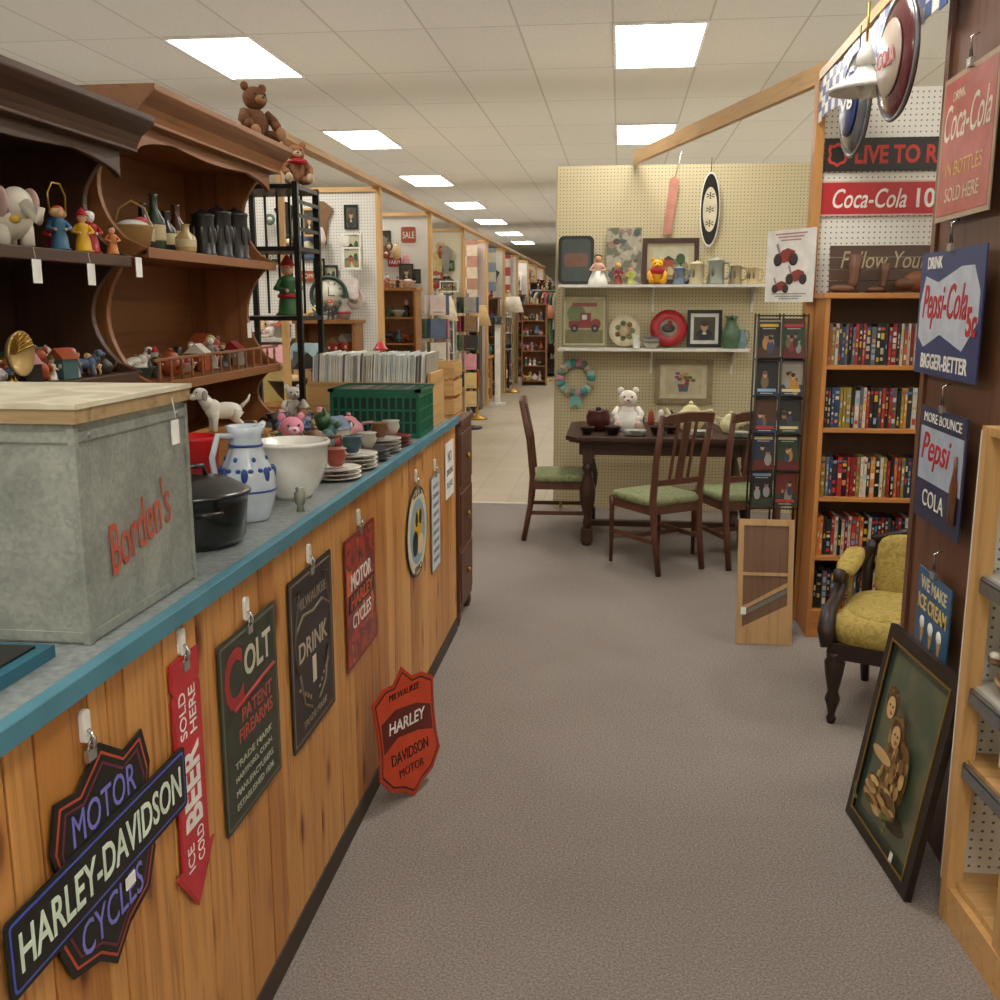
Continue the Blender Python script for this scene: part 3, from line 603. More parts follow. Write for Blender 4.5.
bs=P('#b08d5a',.7,bump=.4); b.lathe([(0,0),(.05,0),(.066,.07),(.07,.075),(.062,.075),(0,.02)],(0,0,0),bs,16); b.tube([(-.065,0,.07),(-.045,0,.13),(0,0,.155),(.045,0,.13),(.065,0,.07)],.004,bs); b.sup((0,0,.07),(.11,.11,.05),white); b.sup((.02,.02,.09),(.05,.05,.03),P('#c8505a',.5))
b.done('wicker_basket',TR(-1.62,3.28,1.785))
for (y2,h,c) in ((3.42,.16,'#201a16'),(3.51,.2,'#33402e'),(3.6,.15,'#2a2622'),(3.69,.18,'#4a2a1a'),(3.56,.1,'#b8a06a')):
    b=B(); b.lathe([(0,0),(.032,0),(.036,h*.1),(.036,h*.55),(.014,h*.75),(.013,h*.95),(.017,h),(0,h)],(0,0,0),P(c,.25),14); b.lathe([(.0365,h*.2),(.037,h*.22),(.037,h*.45),(.0365,h*.47)],(0,0,0),P('#c8b890',.5),14); b.done('glass_bottle',TR(-1.65 if h>.12 else -1.56,y2,1.785))
def stein(b,h,r,m,m2):
    b.lathe([(0,0),(r*1.1,0),(r*1.1,h*.06),(r,h*.1),(r*.95,h*.85),(r*1.02,h*.9),(r*1.02,h*.94),(r*.9,h*.94),(r*.7,h*.98),(r*.2,h*1.04),(0,h*1.1)],(0,0,0),m,18)
    b.tube([(r*.95,0,h*.8),(r*1.6,0,h*.82),(r*1.75,0,h*.55),(r*1.55,0,h*.25),(r*1.0,0,h*.2)],r*.14,m)
    for k in range(5):
        a=pi*.5+k*pi/4; b.sup((r*.93*math.cos(a),r*.93*math.sin(a),h*.48),(r*.45,r*.45,h*.4),m2,nu=6,nv=8)
for (y2,s) in ((3.86,1.),(4.02,1.15),(4.2,1.2)):
    b=B(); stein(b,.17*s,.045*s,P('#1d1a1a',.35),P('#3a3430',.35)); b.done('beer_stein',TR(-1.62,y2,1.785,2.6))
b=B()
for i in range(17): knick(b,-1.76+(i%2)*.11,3.26+i*.062,1.345,R.uniform(.09,.15))
b.done('gnome_figurine_collection')
b=B(); tag(b,-1.49,3.95,1.55,.02); b.done('price_tag')
b=B(); plush(b,.25,P('#6b4429',.9,bump=.8),P('#9c7350',.9)); b.done('teddy_bear',TR(-1.55,4.3,2.272,.9))
b=B(); b.T=TR(-.05,0,0)
for x in (-1.72,-1.40):
    for y2 in (4.5,4.82): b.bb(x-.012,x+.012,y2-.012,y2+.012,0,2.14,black)
for z in (1.06,1.55,1.86,2.13): b.bb(-1.73,-1.39,4.49,4.83,z-.02,z,black)
for k in range(6): b.bb(-1.715+k*.06,-1.705+k*.06,4.80,4.81,1.56,2.12,black)
for k in range(3): b.bb(-1.40,-1.39,4.5,4.82,1.93+k*.06,1.945+k*.06,black)
b.done('black_display_stand')
b=B(); plush(b,.2,P('#9a6a48',.9,bump=.8),P('#c9b090',.9)); b.sup((0,-.06,.1),(.09,.05,.03),red); b.done('teddy_bear',TR(-1.5,4.68,2.142,.5))
b=B(); figurine(b,(0,0,0),.27,[P('#2c5a2c',.6),skin,red],hat=P('#b5302a',.6)); b.lathe([(.048,0),(.052,.01),(.046,.02)],(0,0,.08),red,12)
b.done('elf_doll',TR(-1.54,4.62,1.552,0))
b=B(); plush(b,.17,P('#dedbd2',.8),P('#cfc8ba',.8)); b.done('white_plush_toy',TR(-1.55,4.66,1.062,.5))
# ---------------------------------------------------------------- background left booths
pw=PEG('#dedbd2'); pc=PEG('#d2c59e')
for i in range(9):
    y2=8.8+2.4*i; pm=(pw,pw,PEG('#ddd4ba'),PEG('#e2cfc8'),pw)[i%5]
    b=B(); b.bb(-5.9,-2.12,y2,y2+.012,.0,2.56,pm)
    b.bb(-2.12,-2.08,y2-.02,y2+.07,0,2.6,pine); b.bb(-5.9,-2.12,y2-.02,y2+.07,2.56,2.6,pineX); b.done('booth_partition')
b=B(); b.bb(-2.14,-2.05,6.2,28.2,2.6,2.64,pineY); b.bb(-2.12,-2.08,6.2,6.24,0,2.6,pine); b.done('wooden_beam')
def frame(b,w,h,fm,pm,fw=.03,mat=None):
    for q in (-1,1):
        b.box((q*(w/2-fw/2),0,.01),(fw,h,.02),fm); b.box((0,q*(h/2-fw/2),.01),(w-2*fw,fw,.02),fm)
    b.box((0,0,.004),(w-2*fw+.002,h-2*fw+.002,.006),mat or paper)
    k=.76 if mat else 1
    if isinstance(pm,str): art(b,pm,(w-2*fw)*k,(h-2*fw)*k,.0085)
    else: b.box((0,0,.008),((w-2*fw)*k,(h-2*fw)*k,.004),pm)
for i in range(9):
    yb=8.8+2.4*i; b=B(); b.T=FF((0,yb-.001,0))
    n=34
    for k in range(n):
        x=-2.26-R.random()*(1.6 if i==0 else .9); z=R.uniform(1.1,2.45); w=R.uniform(.1,.26); h=R.uniform(.12,.3); T0=b.T.copy(); b.T=T0@Matrix.Translation((x,z,.002+k*.004))
        q=P(R.choice(cl+['#e8e4d8','#a83a30','#c8a850']),.45)
        t=k%6
        if t<=1: frame(b,w,h,R.choice((dark,pine,black,white)),KINDS[(k+i)%6],.015)
        elif t==2: plate(b,(0,0,0),w*.45,q,cream)
        elif t==3: b.prism(rrect(w,h*.6,.02),0,.006,q); b.text(R.choice(('HOME','SALE','ANTIQUES','OPEN','FARM')),0,0,.0065,w*.8,h*.25,white)
        elif t==4: b.prism([(-.03,-.2),(.03,-.2),(.05,0),(.1,.1),(.02,.16),(-.02,.16),(-.1,.1),(-.05,0)],0,.02,q)
        else: b.lathe([(0,0),(.03,0),(.05,.06),(.03,.14),(.02,.16),(0,.16)],(0,-.08,.05),q,10,Matrix.Rotation(-pi/2,4,'X')); b.tube([(0,.08,.0),(0,.1,.05)],.003,steel,4)
        b.T=T0
    b.done('wall_decor_collection')
b=B(); b.lathe([(0,0),(.17,0),(.17,.03),(.15,.035),(.15,.02),(0,.02)],(0,0,0),P('#24403a',.4),32); b.lathe([(0,0),(.14,0),(0,.001)],(0,0,.021),P('#c8c4b0',.5),32)
for k in range(12):
    a=k*pi/6; b.box((.115*math.cos(a),.115*math.sin(a),.024),(.02,.006,.002),black,rz=a)
b.box((.0,.035,.026),(.006,.08,.002),black); b.box((.03,0,.026),(.06,.006,.002),black); b.done('wall_clock',FF((-2.5,8.6,1.68)))
def curio(x,y2,w,h,c,d=.15):
    b=B(); m=P(c,.5)
    b.bb(-w/2,-w/2+.02,-.15,.15,0,h,m); b.bb(w/2-.02,w/2,-.15,.15,0,h,m); b.bb(-w/2,w/2,.14,.15,0,h,m); b.bb(-w/2-.02,w/2+.02,-.17,.17,h,h+.03,m)
    n=5 if h<1.75 else 6
    for k in range(n+1):
        z=.08+k*(h-.1)/n if k<n else h+.01
        if k<n: b.bb(-w/2+.02,w/2-.02,-.15,.14,z,z+.02,m)
        x2=-w/2+.08
        while x2<w/2-.06:
            knick(b,x2,-.02,z+.02,R.uniform(.12,.2)); x2+=R.uniform(.08,.12)
    b.done('curio_shelf',TR(x,y2,0))
for a in [(-2.42,8.3,.5,1.45,'#8a5a2c'),(-3.0,8.3,.55,1.3,'#c8c4b8'),(-2.4,10.75,.5,1.75,'#a06a34'),(-3.0,10.75,.6,1.5,'#6a4a2c'),(-2.42,13.1,.6,1.6,'#d0cdc4'),(-2.42,15.5,.6,1.5,'#4b3a2c'),(-2.42,17.9,.6,1.7,'#7a5632'),(-2.42,20.3,.6,1.7,'#c8c4b8'),(-2.42,22.7,.6,1.8,'#6a5040'),(-1.7,20.4,.5,1.6,'#8a5a34'),(-1.62,23.0,.6,1.9,'#4a3a30'),(-1.1,25.6,.8,2.0,'#7a6040'),(-1.62,26.5,.6,2.1,'#b8b0a0'),(-1.9,24.6,.5,2.1,'#5a4030'),(-.6,28,1.2,2.2,'#8a7050')]: curio(*a)
for i,(x,y2,w) in enumerate([(-2.6,9.9,.9),(-2.55,12.2,.8),(-2.5,14.6,.8),(-2.55,17.0,.8),(-2.5,19.3,.8)]):
    b=B(); m=R.choice((oakX,darkX,white)); b.bb(-w/2,w/2,-.35,.35,.72,.75,m)
    for q in (-1,1):
        for p in (-1,1): b.bb(q*(w/2-.05)-.025,q*(w/2-.05)+.025,p*.3-.025,p*.3+.025,0,.72,m)
    b.bb(-w/2+.05,w/2-.05,-.3,.3,.2,.22,m)
    for k in range(16): knick(b,-w/2+.1+(k%4)*(w-.2)/3.2,-.26+(k//4)*.17,.75,R.uniform(.15,.4))
    for k in range(6): b.box((-w/2+.12+k*(w-.2)/5,-.1,.3),(.1,.25,.16),P(R.choice(cl),.5))
    b.done('merchandise_table',TR(x,y2,0))
# tall lamps & spinner racks standing at booth corners
for (x,y2,h,c) in ((-2.05,11.6,1.7,'#d8cdb0'),(-1.98,14.1,1.6,'#c8a878'),(-1.95,18.6,1.75,'#e0d8c8'),(-1.55,21.6,1.6,'#b87a5a')):
    b=B(); b.lathe([(0,0),(.14,0),(.14,.02),(.03,.05),(.015,.1),(.02,.5),(.012,.6),(.02,1.0),(.012,h-.3),(.012,h-.02),(0,h-.02)],(0,0,0),brass,14)
    b.lathe([(.2,h-.28),(.12,h),(.115,h),(.195,h-.28)],(0,0,0),P(c,.8),20); b.tube([(-.12,0,h-.01),(.12,0,h-.01)],.004,brass,5); b.done('floor_lamp',TR(x,y2,0))
b=B(); b.bb(-3.6,-1.5,6.3,7.3,.08,.95,oakY); b.bb(-3.62,-1.48,6.28,7.32,.95,.98,oakY); b.bb(-3.6,-1.5,6.3,7.3,0,.08,black)
for k in range(4): b.bb(-3.5+k*.5,-3.08+k*.5,6.285,6.3,.15,.88,W('#a8743c','#8a5a2c'))
b.done('wooden_showcase')
b=B()
for i in range(48): knick(b,-3.4+(i%12)*.155,6.42+(i//12)*.22,.981,R.uniform(.15,.42))
b.done('bric_a_brac_collection')
for (x,y2) in ((-1.9,10.4),(-1.95,13.0)):
    b=B(); b.lathe([(.18,0),(.18,.03),(.02,.05)],(0,0,0),black,16); b.tube([(0,0,.03),(0,0,1.75)],.02,steel)
    for k in range(6):
        z=.3+k*.24
        for q in range(4):
            a=q*pi/2+.4; b.box((.12*math.cos(a),.12*math.sin(a),z+.1),(.02,.16,.2),P(R.choice(cl),.4),rz=a); b.tube([(.14*math.cos(a+d),.14*math.sin(a+d),z+.03) for d in (-.6,-.2,.2,.6)],.004,steel,5)
    b.done('postcard_spinner_rack',TR(x,y2,0))
for (x,y2,n) in ((-1.3,21.8,14),(-1.0,24.3,14),(-.4,27,14),(-1.75,29.5,14)):
    b=B()
    for q in (-.6,.6): b.tube([(q,0,0),(q,0,1.9)],.018,steel); b.tube([(q,-.25,.02),(q,.25,.02)],.018,steel)
    b.tube([(-.6,0,1.9),(.6,0,1.9)],.018,steel)
    for k in range(n):
        x2=-.54+k*.082; c=P(R.choice(['#8a1f2a','#2a3a6a','#b8b0a0','#3a3a3a','#b85a7a','#5a7a5a','#c88a3a','#22252b','#6a4a7a']),.9)
        o=[(-.2,-.1),(-.12,0),(-.04,.03),(.04,.03),(.12,0),(.2,-.1),(.17,-.75-.3*(k%2)),(-.17,-.75-.3*(k%2))]
        b.prism(o,-.015,.015,c,Matrix.Translation((x2,0,1.84))@Matrix.Rotation(1.0,4,'Z')@Matrix.Rotation(pi/2,4,'X'))
        b.tube([(x2,0,1.86),(x2,0,1.9)],.004,chrome,4)
    b.done('garment_rack',TR(x,y2,0,.2))
b=B(); b.bb(-.04,.04,-.04,.04,0,1.3,white); b.bb(-.12,.12,-.12,.12,0,.04,white); b.lathe([(0,0),(.13,0),(.14,.01),(.09,.02),(.09,.1),(.07,.12),(0,.11)],(0,0,1.3),black,20); b.done('hat_stand',TR(-1.95,16.2,0))
# quilts draped over the partition tops far down the aisle
for (y2,c1,c2) in ((15.9,'#a87a6a','#c8b8a0'),(18.3,'#8a9aa8','#c8c4b0'),(20.7,'#a84a4a','#d0c8b8')):
    b=B()
    for r_ in range(6):
        for c_ in range(4): b.bb(-2.9+c_*.17,-2.73+c_*.17,y2-.06+.0,y2-.05,1.5+r_*.17,1.67+r_*.17,P(c1 if (r_+c_)%2 else c2,.9))
    b.bb(-2.9,-2.22,y2-.062,y2-.052,2.52,2.6,P(c1,.9)); b.done('patchwork_quilt')
# ---------------------------------------------------------------- back partition with shelves
b=B(); b.bb(-.49,2.2,7.9,7.912,0,2.63,pc); b.bb(-.49,2.2,7.912,7.95,2.59,2.63,pineX); b.bb(-.49,-.455,7.912,7.95,0,2.59,pine); b.bb(.85,.89,7.912,7.95,0,2.59,pine)
b.done('wall_partition')
b=B(); b.bb(-.5,-.49,7.89,7.96,0,2.63,W('#b8a888','#98886a')); b.done('trim_2')
b=B(); x0=Vector((.95,5.14,2.64)); x1=Vector((.09,7.9,2.66)); L=(x1-x0).length; an=math.atan2(x1.x-x0.x,x1.y-x0.y)
b.bb(-.02,.02,0,L,-.0,.09,pineY); b.done('wooden_beam',Matrix.Translation((x0.x,x0.y,2.635))@Matrix.Rotation(-an,4,'Z'))
for z,x1_ in ((1.75,1.09),(1.28,.96)):
    b=B(); b.bb(-.46,x1_,7.63,7.895,z-.02,z,white)
    for x in (-.43,.25,x1_-.1):
        b.bb(x-.01,x+.01,7.885,7.898,z-.2,z-.02,white); b.prism([(7.89,z-.02),(7.66,z-.02),(7.66,z-.03),(7.89,z-.14)],x-.004,x+.004,white,Matrix(((0,0,1,0),(1,0,0,0),(0,1,0,0),(0,0,0,1))))
    b.done('wall_shelf')
S1,S2=1.751,1.281
def stand_frame(x,z,w,h,fm,pm,fw=.03,y2=7.84,mat=None,name='framed_picture'):
    b=B(); frame(b,w,h,fm,pm,fw,mat); b.done(name,FM((x,y2,z+h/2+.002),(1,0,0),(0,.08,1)))
b=B(); b.prism(rrect(.27,.36,.04),0,.015,black); b.prism(rrect(.22,.31,.03),.015,.017,P('#38403a',.3)); b.prism(rrect(.18,.1,.02),.017,.018,P('#6d4a3a',.4)); b.done('serving_tray',FM((-.34,7.84,S1+.183),(1,0,0),(0,.08,1)))
b=B(); b.bb(-.13,.13,-.21,.21,0,.01,PR(['#8a8270','#b0a894','#6a6a58'],14,.5))
for k in range(24): b.prism(off2(circ(RA.uniform(.014,.03),RA.uniform(.014,.03),10),RA.uniform(-.1,.1),RA.uniform(-.18,.18)),.01+.0002*k,.011+.0002*k,P(['#7a7a6a','#b8b0a0','#4a5a5a','#987a6a','#5a4a3a'][k%5],.5))
b.done('vintage_print',FM((.02,7.84,S1+.212),(1,0,0),(0,.08,1)))
stand_frame(.37,S1,.42,.34,dark,'scene',.035,mat=P('#b8ac88',.5))
stand_frame(-.27,S2,.34,.39,P('#8d8a70',.5),'truck',.012)
stand_frame(.64,S2,.26,.28,black,'portrait',.025,mat=paper)
b=B(); figurine(b,(0,0,0),.24,[P('#c9a08a',.5),skin,dkbrown],rot=-1.5); b.lathe([(.075,0),(.07,.03),(.04,.1)],(0,0,0),white,14); b.done('porcelain_doll',TR(-.17,7.73,S1))
b=B(); figurine(b,(0,0,0),.17,[P('#8a3a30',.5),skin,yellow],rot=-1.5); figurine(b,(.09,0,0),.14,[P('#a8b04a',.5),skin,red],rot=-1.5); b.done('figurine_pair',TR(-.02,7.7,S1))
b=B(); yb=P('#d9a017',.6); plush(b,.2,yb,yb); b.sup((0,-.005,.1),(.115,.105,.07),red); b.done('yellow_bear_figurine',TR(.27,7.72,S1))
for x,s,c in ((.43,.15,'#6a7a90'),(.56,.19,'#b8ac88'),(.70,.22,'#8e9488'),(.84,.17,'#9a8a6a'),(.97,.15,'#b9a67a')):
    b=B(); m=P(c,.35); m2=P('#6f6450',.4); stein(b,s*.85,s*.28,m,m2); b.done('beer_stein',TR(x,7.72,S1,R.uniform(-.6,.4)))
b=B(); plate(b,(0,0,0),.12,cream,P('#cfc09a',.4))
for k in range(7): b.sup((.06*math.cos(k*.9),.06*math.sin(k*.9),.009),(.04,.04,.008),P(['#7a8a5a','#8a5a3a','#5a6a4a'][k%3],.5),nu=4,nv=8)
b.done('decorative_plate',FM((.04,7.83,S2+.125),(1,0,0),(0,.1,1)))
b=B(); plate(b,(0,0,0),.14,red,P('#c8bfae',.4)); b.sup((0,0,.012),(.1,.07,.01),P('#3a3a3a',.4),nu=4,nv=10); b.sup((.01,.03,.014),(.04,.06,.01),P('#8a2a24',.4),nu=4,nv=10); b.done('decorative_plate',FM((.37,7.83,S2+.145),(1,0,0),(0,.1,1)))
b=B(); b.lathe([(0,0),(.03,0),(.04,.05),(.025,.09),(.035,.12),(0,.12)],(0,0,0),white,14); b.done('ceramic_vase',TR(.13,7.70,S2,0,.8))
b=B()
for k in range(4): b.lathe([(0,0),(.05,0),(.085,.05),(.09,.055),(.08,.05),(0,.012)],(0,0,k*.022),P(['#c9c4b0','#8a9a8a','#d8d0bc','#7a8a9a'][k],.3),18)
b.done('ceramic_bowl_stack',TR(.24,7.70,S2,0,.7))
for x,s,c in ((.83,.24,'#4f6a50'),(.91,.14,'#6f8a90')):
    b=B(); pitcher(b,s,s*.3,P(c,.3)); b.done('ceramic_pitcher',TR(x,7.73,S2,pi/2 if s>.2 else -.3))
b=B(); c=circ(.075,.27); b.prism(c,0,.012,white); b.prism(scl(c,.88,.95),.012,.014,black); b.prism([(p[0]*.7,p[1]*.6) for p in c],.014,.016,cream)
for k in range(5): b.text('*',0,.2-k*.1,.0165,.06,.05,dkbrown)
b.tube([(0,.27,.01),(0,.37,.01)],.003,black); b.done('oval_wall_plaque',FF((.65,7.88,2.3)))
b=B(); b.prism([(-.03,-.2),(.03,-.2),(.035,.2),(-.01,.22),(-.035,.2)],0,.012,P('#c98a78',.5)); b.tube([(0,.2,.006),(.02,.4,.006)],.003,chrome,5); b.done('wooden_paddle',FM((.36,7.88,2.32),(1,0,-.12),(0,0,1)))
b=B()
for k in range(18):
    a=k*pi/9; b.sup((.12*math.cos(a),.12*math.sin(a),.025),(.075,.06,.05),P(['#4f9c98','#9fc8c0','#b8a48a','#6f8a7a','#c88a9a'][k%5],.8),nu=5,nv=8,M=Matrix.Rotation(a,4,'Z'))
b.tube([(.12*math.cos(k*pi/10),.12*math.sin(k*pi/10),.012) for k in range(20)],.014,P('#7a5a3a',.8),6,True)
b.prism([(-.03,0),(.03,0),(.05,-.14),(0,-.1),(-.05,-.14)],.04,.045,P('#7ab8b0',.7),Matrix.Translation((0,-.1,0)))
b.done('floral_wreath',FF((-.33,7.88,1.04)))
b=B(); frame(b,.44,.34,W('#9a8a6a','#6a5a40'),'flower',.04,cream); b.done('framed_picture',FF((.5,7.885,1.02)))
# ---------------------------------------------------------------- dining set
def bevelrect(w,d,c): return [(-w/2+c,-d/2),(w/2-c,-d/2),(w/2,-d/2+c),(w/2,d/2-c),(w/2-c,d/2),(-w/2+c,d/2),(-w/2,d/2-c),(-w/2,-d/2+c)]
b=B(); b.prism(bevelrect(1.34,.92,.07),.72,.75,darkX); b.prism(bevelrect(1.3,.88,.07),.705,.72,darkX)
b.bb(-.58,.58,-.38,-.36,.62,.705,darkX); b.bb(-.58,.58,.36,.38,.62,.705,darkX); b.bb(-.58,-.56,-.36,.36,.62,.705,darkY); b.bb(.56,.58,-.36,.36,.62,.705,darkY)
for q in (-1,1):
    for p in (-1,1):
        b.bb(q*.52-.035,q*.52+.035,p*.36-.035,p*.36+.035,.56,.705,dark)
        b.lathe([(.025,.12),(.03,.16),(.022,.2),(.05,.3),(.055,.38),(.035,.46),(.025,.5),(.04,.53),(.03,.56)],(q*.52,p*.36,0),dark,14)
        b.bb(q*.52-.04,q*.52+.04,p*.36-.04,p*.36+.04,.03,.12,dark); b.lathe([(.03,0),(.035,.02),(.03,.03)],(q*.52,p*.36,0),dark,10)
    b.bb(q*.52-.02,q*.52+.02,-.32,.32,.06,.1,darkY)
b.bb(-.5,.5,-.025,.025,.06,.1,darkX)
b.done('dining_table',TR(.33,7.0,0),bevel=.004)
def chair():
    b=B(); cw=W('#5c3624','#382012'); gs=PR(['#6f7a50','#838a62','#949870','#6f7a50'],45,.85)
    for q in (-1,1):
        b.tube([(q*.17,-.25,0),(q*.175,-.205,.25),(q*.18,-.19,.45),(q*.185,-.215,.7),(q*.19,-.27,.97)],[.018,.02,.022,.02,.017],cw,6)
        b.tube([(q*.19,.2,0),(q*.19,.2,.36),(q*.19,.2,.42)],[.014,.02,.025],cw,4)
        b.box((q*.183,0,.2),(.02,.4,.025),cw); b.box((q*.185,0,.395),(.022,.4,.06),cw)
    b.box((0,.2,.395),(.38,.022,.06),cw); b.box((0,-.19,.395),(.36,.022,.06),cw); b.box((0,0,.2),(.36,.02,.025),cw)
    cr=[(-.2,.0),(-.2,.05),(-.15,.065),(0,.075),(.15,.065),(.2,.05),(.2,0),(.1,.012),(0,.018),(-.1,.012)]
    b.prism(cr,-.011,.011,cw,FM((0,-.262,.91),(1,0,0),(0,-.2,1)))
    b.box((0,-.205,.56),(.35,.018,.035),cw,rx=.1)
    for x,w in ((-.07,.016),(0,.05),(.07,.016)): b.box((x,-.234,.74),(w,.012,.37),cw,rx=.19)
    b.sup((0,.005,.44),(.43,.44,.055),gs,.35,nu=8,nv=24)
    return b
chair().done('dining_chair',TR(-.385,6.9,0,-pi/2+.05))
chair().done('dining_chair',TR(.25,6.18,0,math.atan2(.33,-.25)-pi/2))
chair().done('dining_chair',TR(.76,6.36,0,.12+pi/2-1.3))
TZ=.752
b=B(); wm=P('#e6e0d6',.5); plush(b,.24,wm,P('#d8b8a8',.5)); b.lathe([(.07,0),(.1,.0),(.06,.1)],(0,0,0),white,14); b.done('porcelain_baby_doll',TR(.07,6.98,TZ,0,1.25))
b=B(); teapot(b,.09,P('#e0d8a8',.3)); b.done('ceramic_teapot',TR(.5,6.98,TZ,.3,1.15))
b=B(); teapot(b,.075,P('#d8cfa0',.3)); b.done('ceramic_teapot',TR(.76,6.88,TZ,2.6))
b=B(); b.lathe([(0,0),(.05,0),(.08,.05),(.085,.1),(.07,.13),(.075,.14),(0,.14)],(0,0,0),P('#4a1c1a',.35),18); b.sup((0,0,.15),(.04,.04,.03),black); b.done('lidded_bean_pot',TR(-.13,6.88,TZ))
for x,y2,s in ((-.03,6.68,.055),(.27,6.68,.06),(.36,6.8,.045),(-.2,6.68,.05)):
    b=B(); b.lathe([(0,0),(s*.6,0),(s,s*.9),(s*1.05,s),(s*.9,s),(0,s*.2)],(0,0,0),P('#2a1512',.3),16); b.tube([(s*.95,0,s*.8),(s*1.4,0,s*.7),(s*1.3,0,s*.35),(s*.8,0,s*.3)],s*.1,P('#2a1512',.3)); b.done('ceramic_mug',TR(x,y2,TZ,pi/2))
for x,y2 in ((.12,6.66),(.55,6.68),(.8,6.64)):
    b=B()
    for k in range(3): plate(b,(0,0,k*.012),.075,P('#b0b4a8',.3),P('#7d857c',.3))
    b.done('ceramic_plate_stack',TR(x,y2,TZ))
b=B()
for k in range(5): b.lathe([(0,0),(.02,0),(.025,.04),(.02,.09),(.01,.11),(0,.11)],(k*.07,.03*(k%2),0),P(['#c9a020','#3a6a9a','#a04a30','#d8d0c0','#2a2a2a'][k],.4),10)
b.done('spice_jar_collection',TR(.1,7.25,TZ))
# ---------------------------------------------------------------- right side: bookcase
b=B(); bc=W('#b5793d','#8d5624'); bcX=W('#b5793d','#8d5624','X')
BX0,BX1,BY0,BY1=.94,1.74,4.83,5.1
b.bb(BX0,BX0+.022,BY0,BY1,0,1.63,bc); b.bb(BX1-.022,BX1,BY0,BY1,0,1.63,bc); b.bb(BX0,BX1,BY1-.006,BY1,.0,1.63,P('#5d3d22',.6)); b.bb(BX0-.01,BX1+.01,BY0-.01,BY1,1.63,1.655,bcX)
shz=[.14,.41,.7,1.03,1.325]
for z in shz: b.bb(BX0+.022,BX1-.022,BY0+.002,BY1-.006,z-.02,z,bcX)
b.bb(BX0+.022,BX1-.022,BY0+.01,BY0+.03,0,.12,bcX); b.done('wooden_bookcase',bevel=.002)
b=B(); sp=['#1a1a1e','#22252e','#7a1a20','#3a3a3e','#24406a','#9a5a2a','#202a24','#b8b0a0','#101014','#8a2028','#c8c0b0','#8a7a30','#141418','#5a5a60','#a02a24','#2a2024','#c87a3a','#17171b']
for z in shz:
    x=BX0+.03
    while x<BX1-.045:
        w=R.choice((.014,.014,.015,.022)); h=.19 if R.random()<.85 else .175; c=R.choice(sp); dy=R.uniform(0,.012)
        b.bb(x,x+w-.001,BY0+.03+dy,BY0+.165+dy,z+.0005,z+h,P(c,.3))
        l1=R.uniform(.015,.03)
        while l1<.15:
            t=R.uniform(.002,.0045); l2=l1+R.uniform(.008,.03)
            b.bb(x+t,x+w-t-.001,BY0+.029+dy,BY0+.031+dy,z+l1,z+l2,P(R.choice(['#c8c8c0','#c8a030','#b03030','#7a98b8','#d8c8a8','#b0a890','#b87a60',c,c,c]),.4)); l1=l2+R.uniform(.004,.02)
        if R.random()<.5: b.bb(x+.002,x+w-.003,BY0+.029+dy,BY0+.031+dy,z+.16,z+.173,P(R.choice(['#a0a0a0','#4a70a0','#b03030']),.4))
        x+=w+ (R.uniform(0,.002))
b.done('dvd_collection')
b=B(); b.bb(.93,2.7,5.14,5.152,0,2.6,PEG('#e6e3d9')); b.bb(.9,.94,5.105,5.2,0,2.63,oak); b.bb(.94,2.7,5.152,5.2,2.56,2.6,pineX); b.done('wall_pegboard')
b=B(); b.bb(.9,.97,2.55,5.1,2.63,2.67,pineY); b.done('wooden_beam')
b=B(); b.bb(-.33,.33,-.075,.075,0,.004,black); b.bb(-.325,.325,-.07,.07,.004,.0045,P('#1c100e',.3)); b.text('LIVE TO RIDE',.06,0,.005,.5,.085,P('#c23a2c',.4),off=.03); b.prism([(p[0]-.27,p[1]) for p in scl(sh,.3)],.005,.006,P('#c23a2c',.4)); b.prism([(p[0]-.27,p[1]) for p in scl(sh,.22)],.006,.0065,black)
b.done('motorcycle_street_sign',FF((1.28,5.13,2.3)))
b=B(); b.bb(-.31,.31,-.08,.08,0,.004,P('#d8b8a8',.4)); b.bb(-.303,.303,-.073,.073,.004,.0045,P('#b81c28',.3)); b.text('Coca-Cola',-.08,0,.005,.34,.09,white,shear=.3,off=.01); b.text('10c',.2,0,.005,.13,.09,white,off=.02); b.done('soda_street_sign',FF((1.25,5.13,2.1)))
b=B(); sm=W('#4a3424','#33231a','X')
for k in range(4): b.bb(-.25,.25,-.11+k*.055,-.058+k*.055,0,.012,sm)
b.text('Follow Your',0,.04,.0125,.4,.08,P('#a89878',.6),shear=.3); b.done('rustic_wooden_sign',FM((1.24,5.06,1.77),(1,0,0),(0,.12,1)))
def boot(b,m):
    b.tube([(0,.06,.27),(0,.06,.16),(0,.055,.08),(0,.04,.045)],[.045,.04,.033,.035],m,12); b.sup((0,-.03,.03),(.075,.2,.055),m,.8); b.box((0,.06,.012),(.05,.05,.03),dkbrown); b.box((0,-.03,.004),(.075,.2,.008),dkbrown)
b=B(); boot(b,P('#6a4630',.5)); b.done('leather_boot',TR(1.05,4.94,1.656,-1.2,.65))
b=B(); boot(b,P('#5b3a26',.5)); b.done('leather_boot',TR(1.2,4.96,1.656,-1.0,.5))
b=B(); b.sup((0,0,.05),(.16,.09,.1),P('#7a4a2a',.6)); b.sup((-.07,0,.04),(.1,.08,.06),P('#5a3a22',.6)); b.tube([(.03,0,.08),(.05,0,.12),(.08,0,.13)],.008,dkbrown); b.done('leather_shoe',TR(1.38,4.95,1.656,.2))
b=B(); b.bb(-.17,.17,-.175,.175,0,.003,P('#dcdad2',.6))
rd=P('#8a3a34',.5)
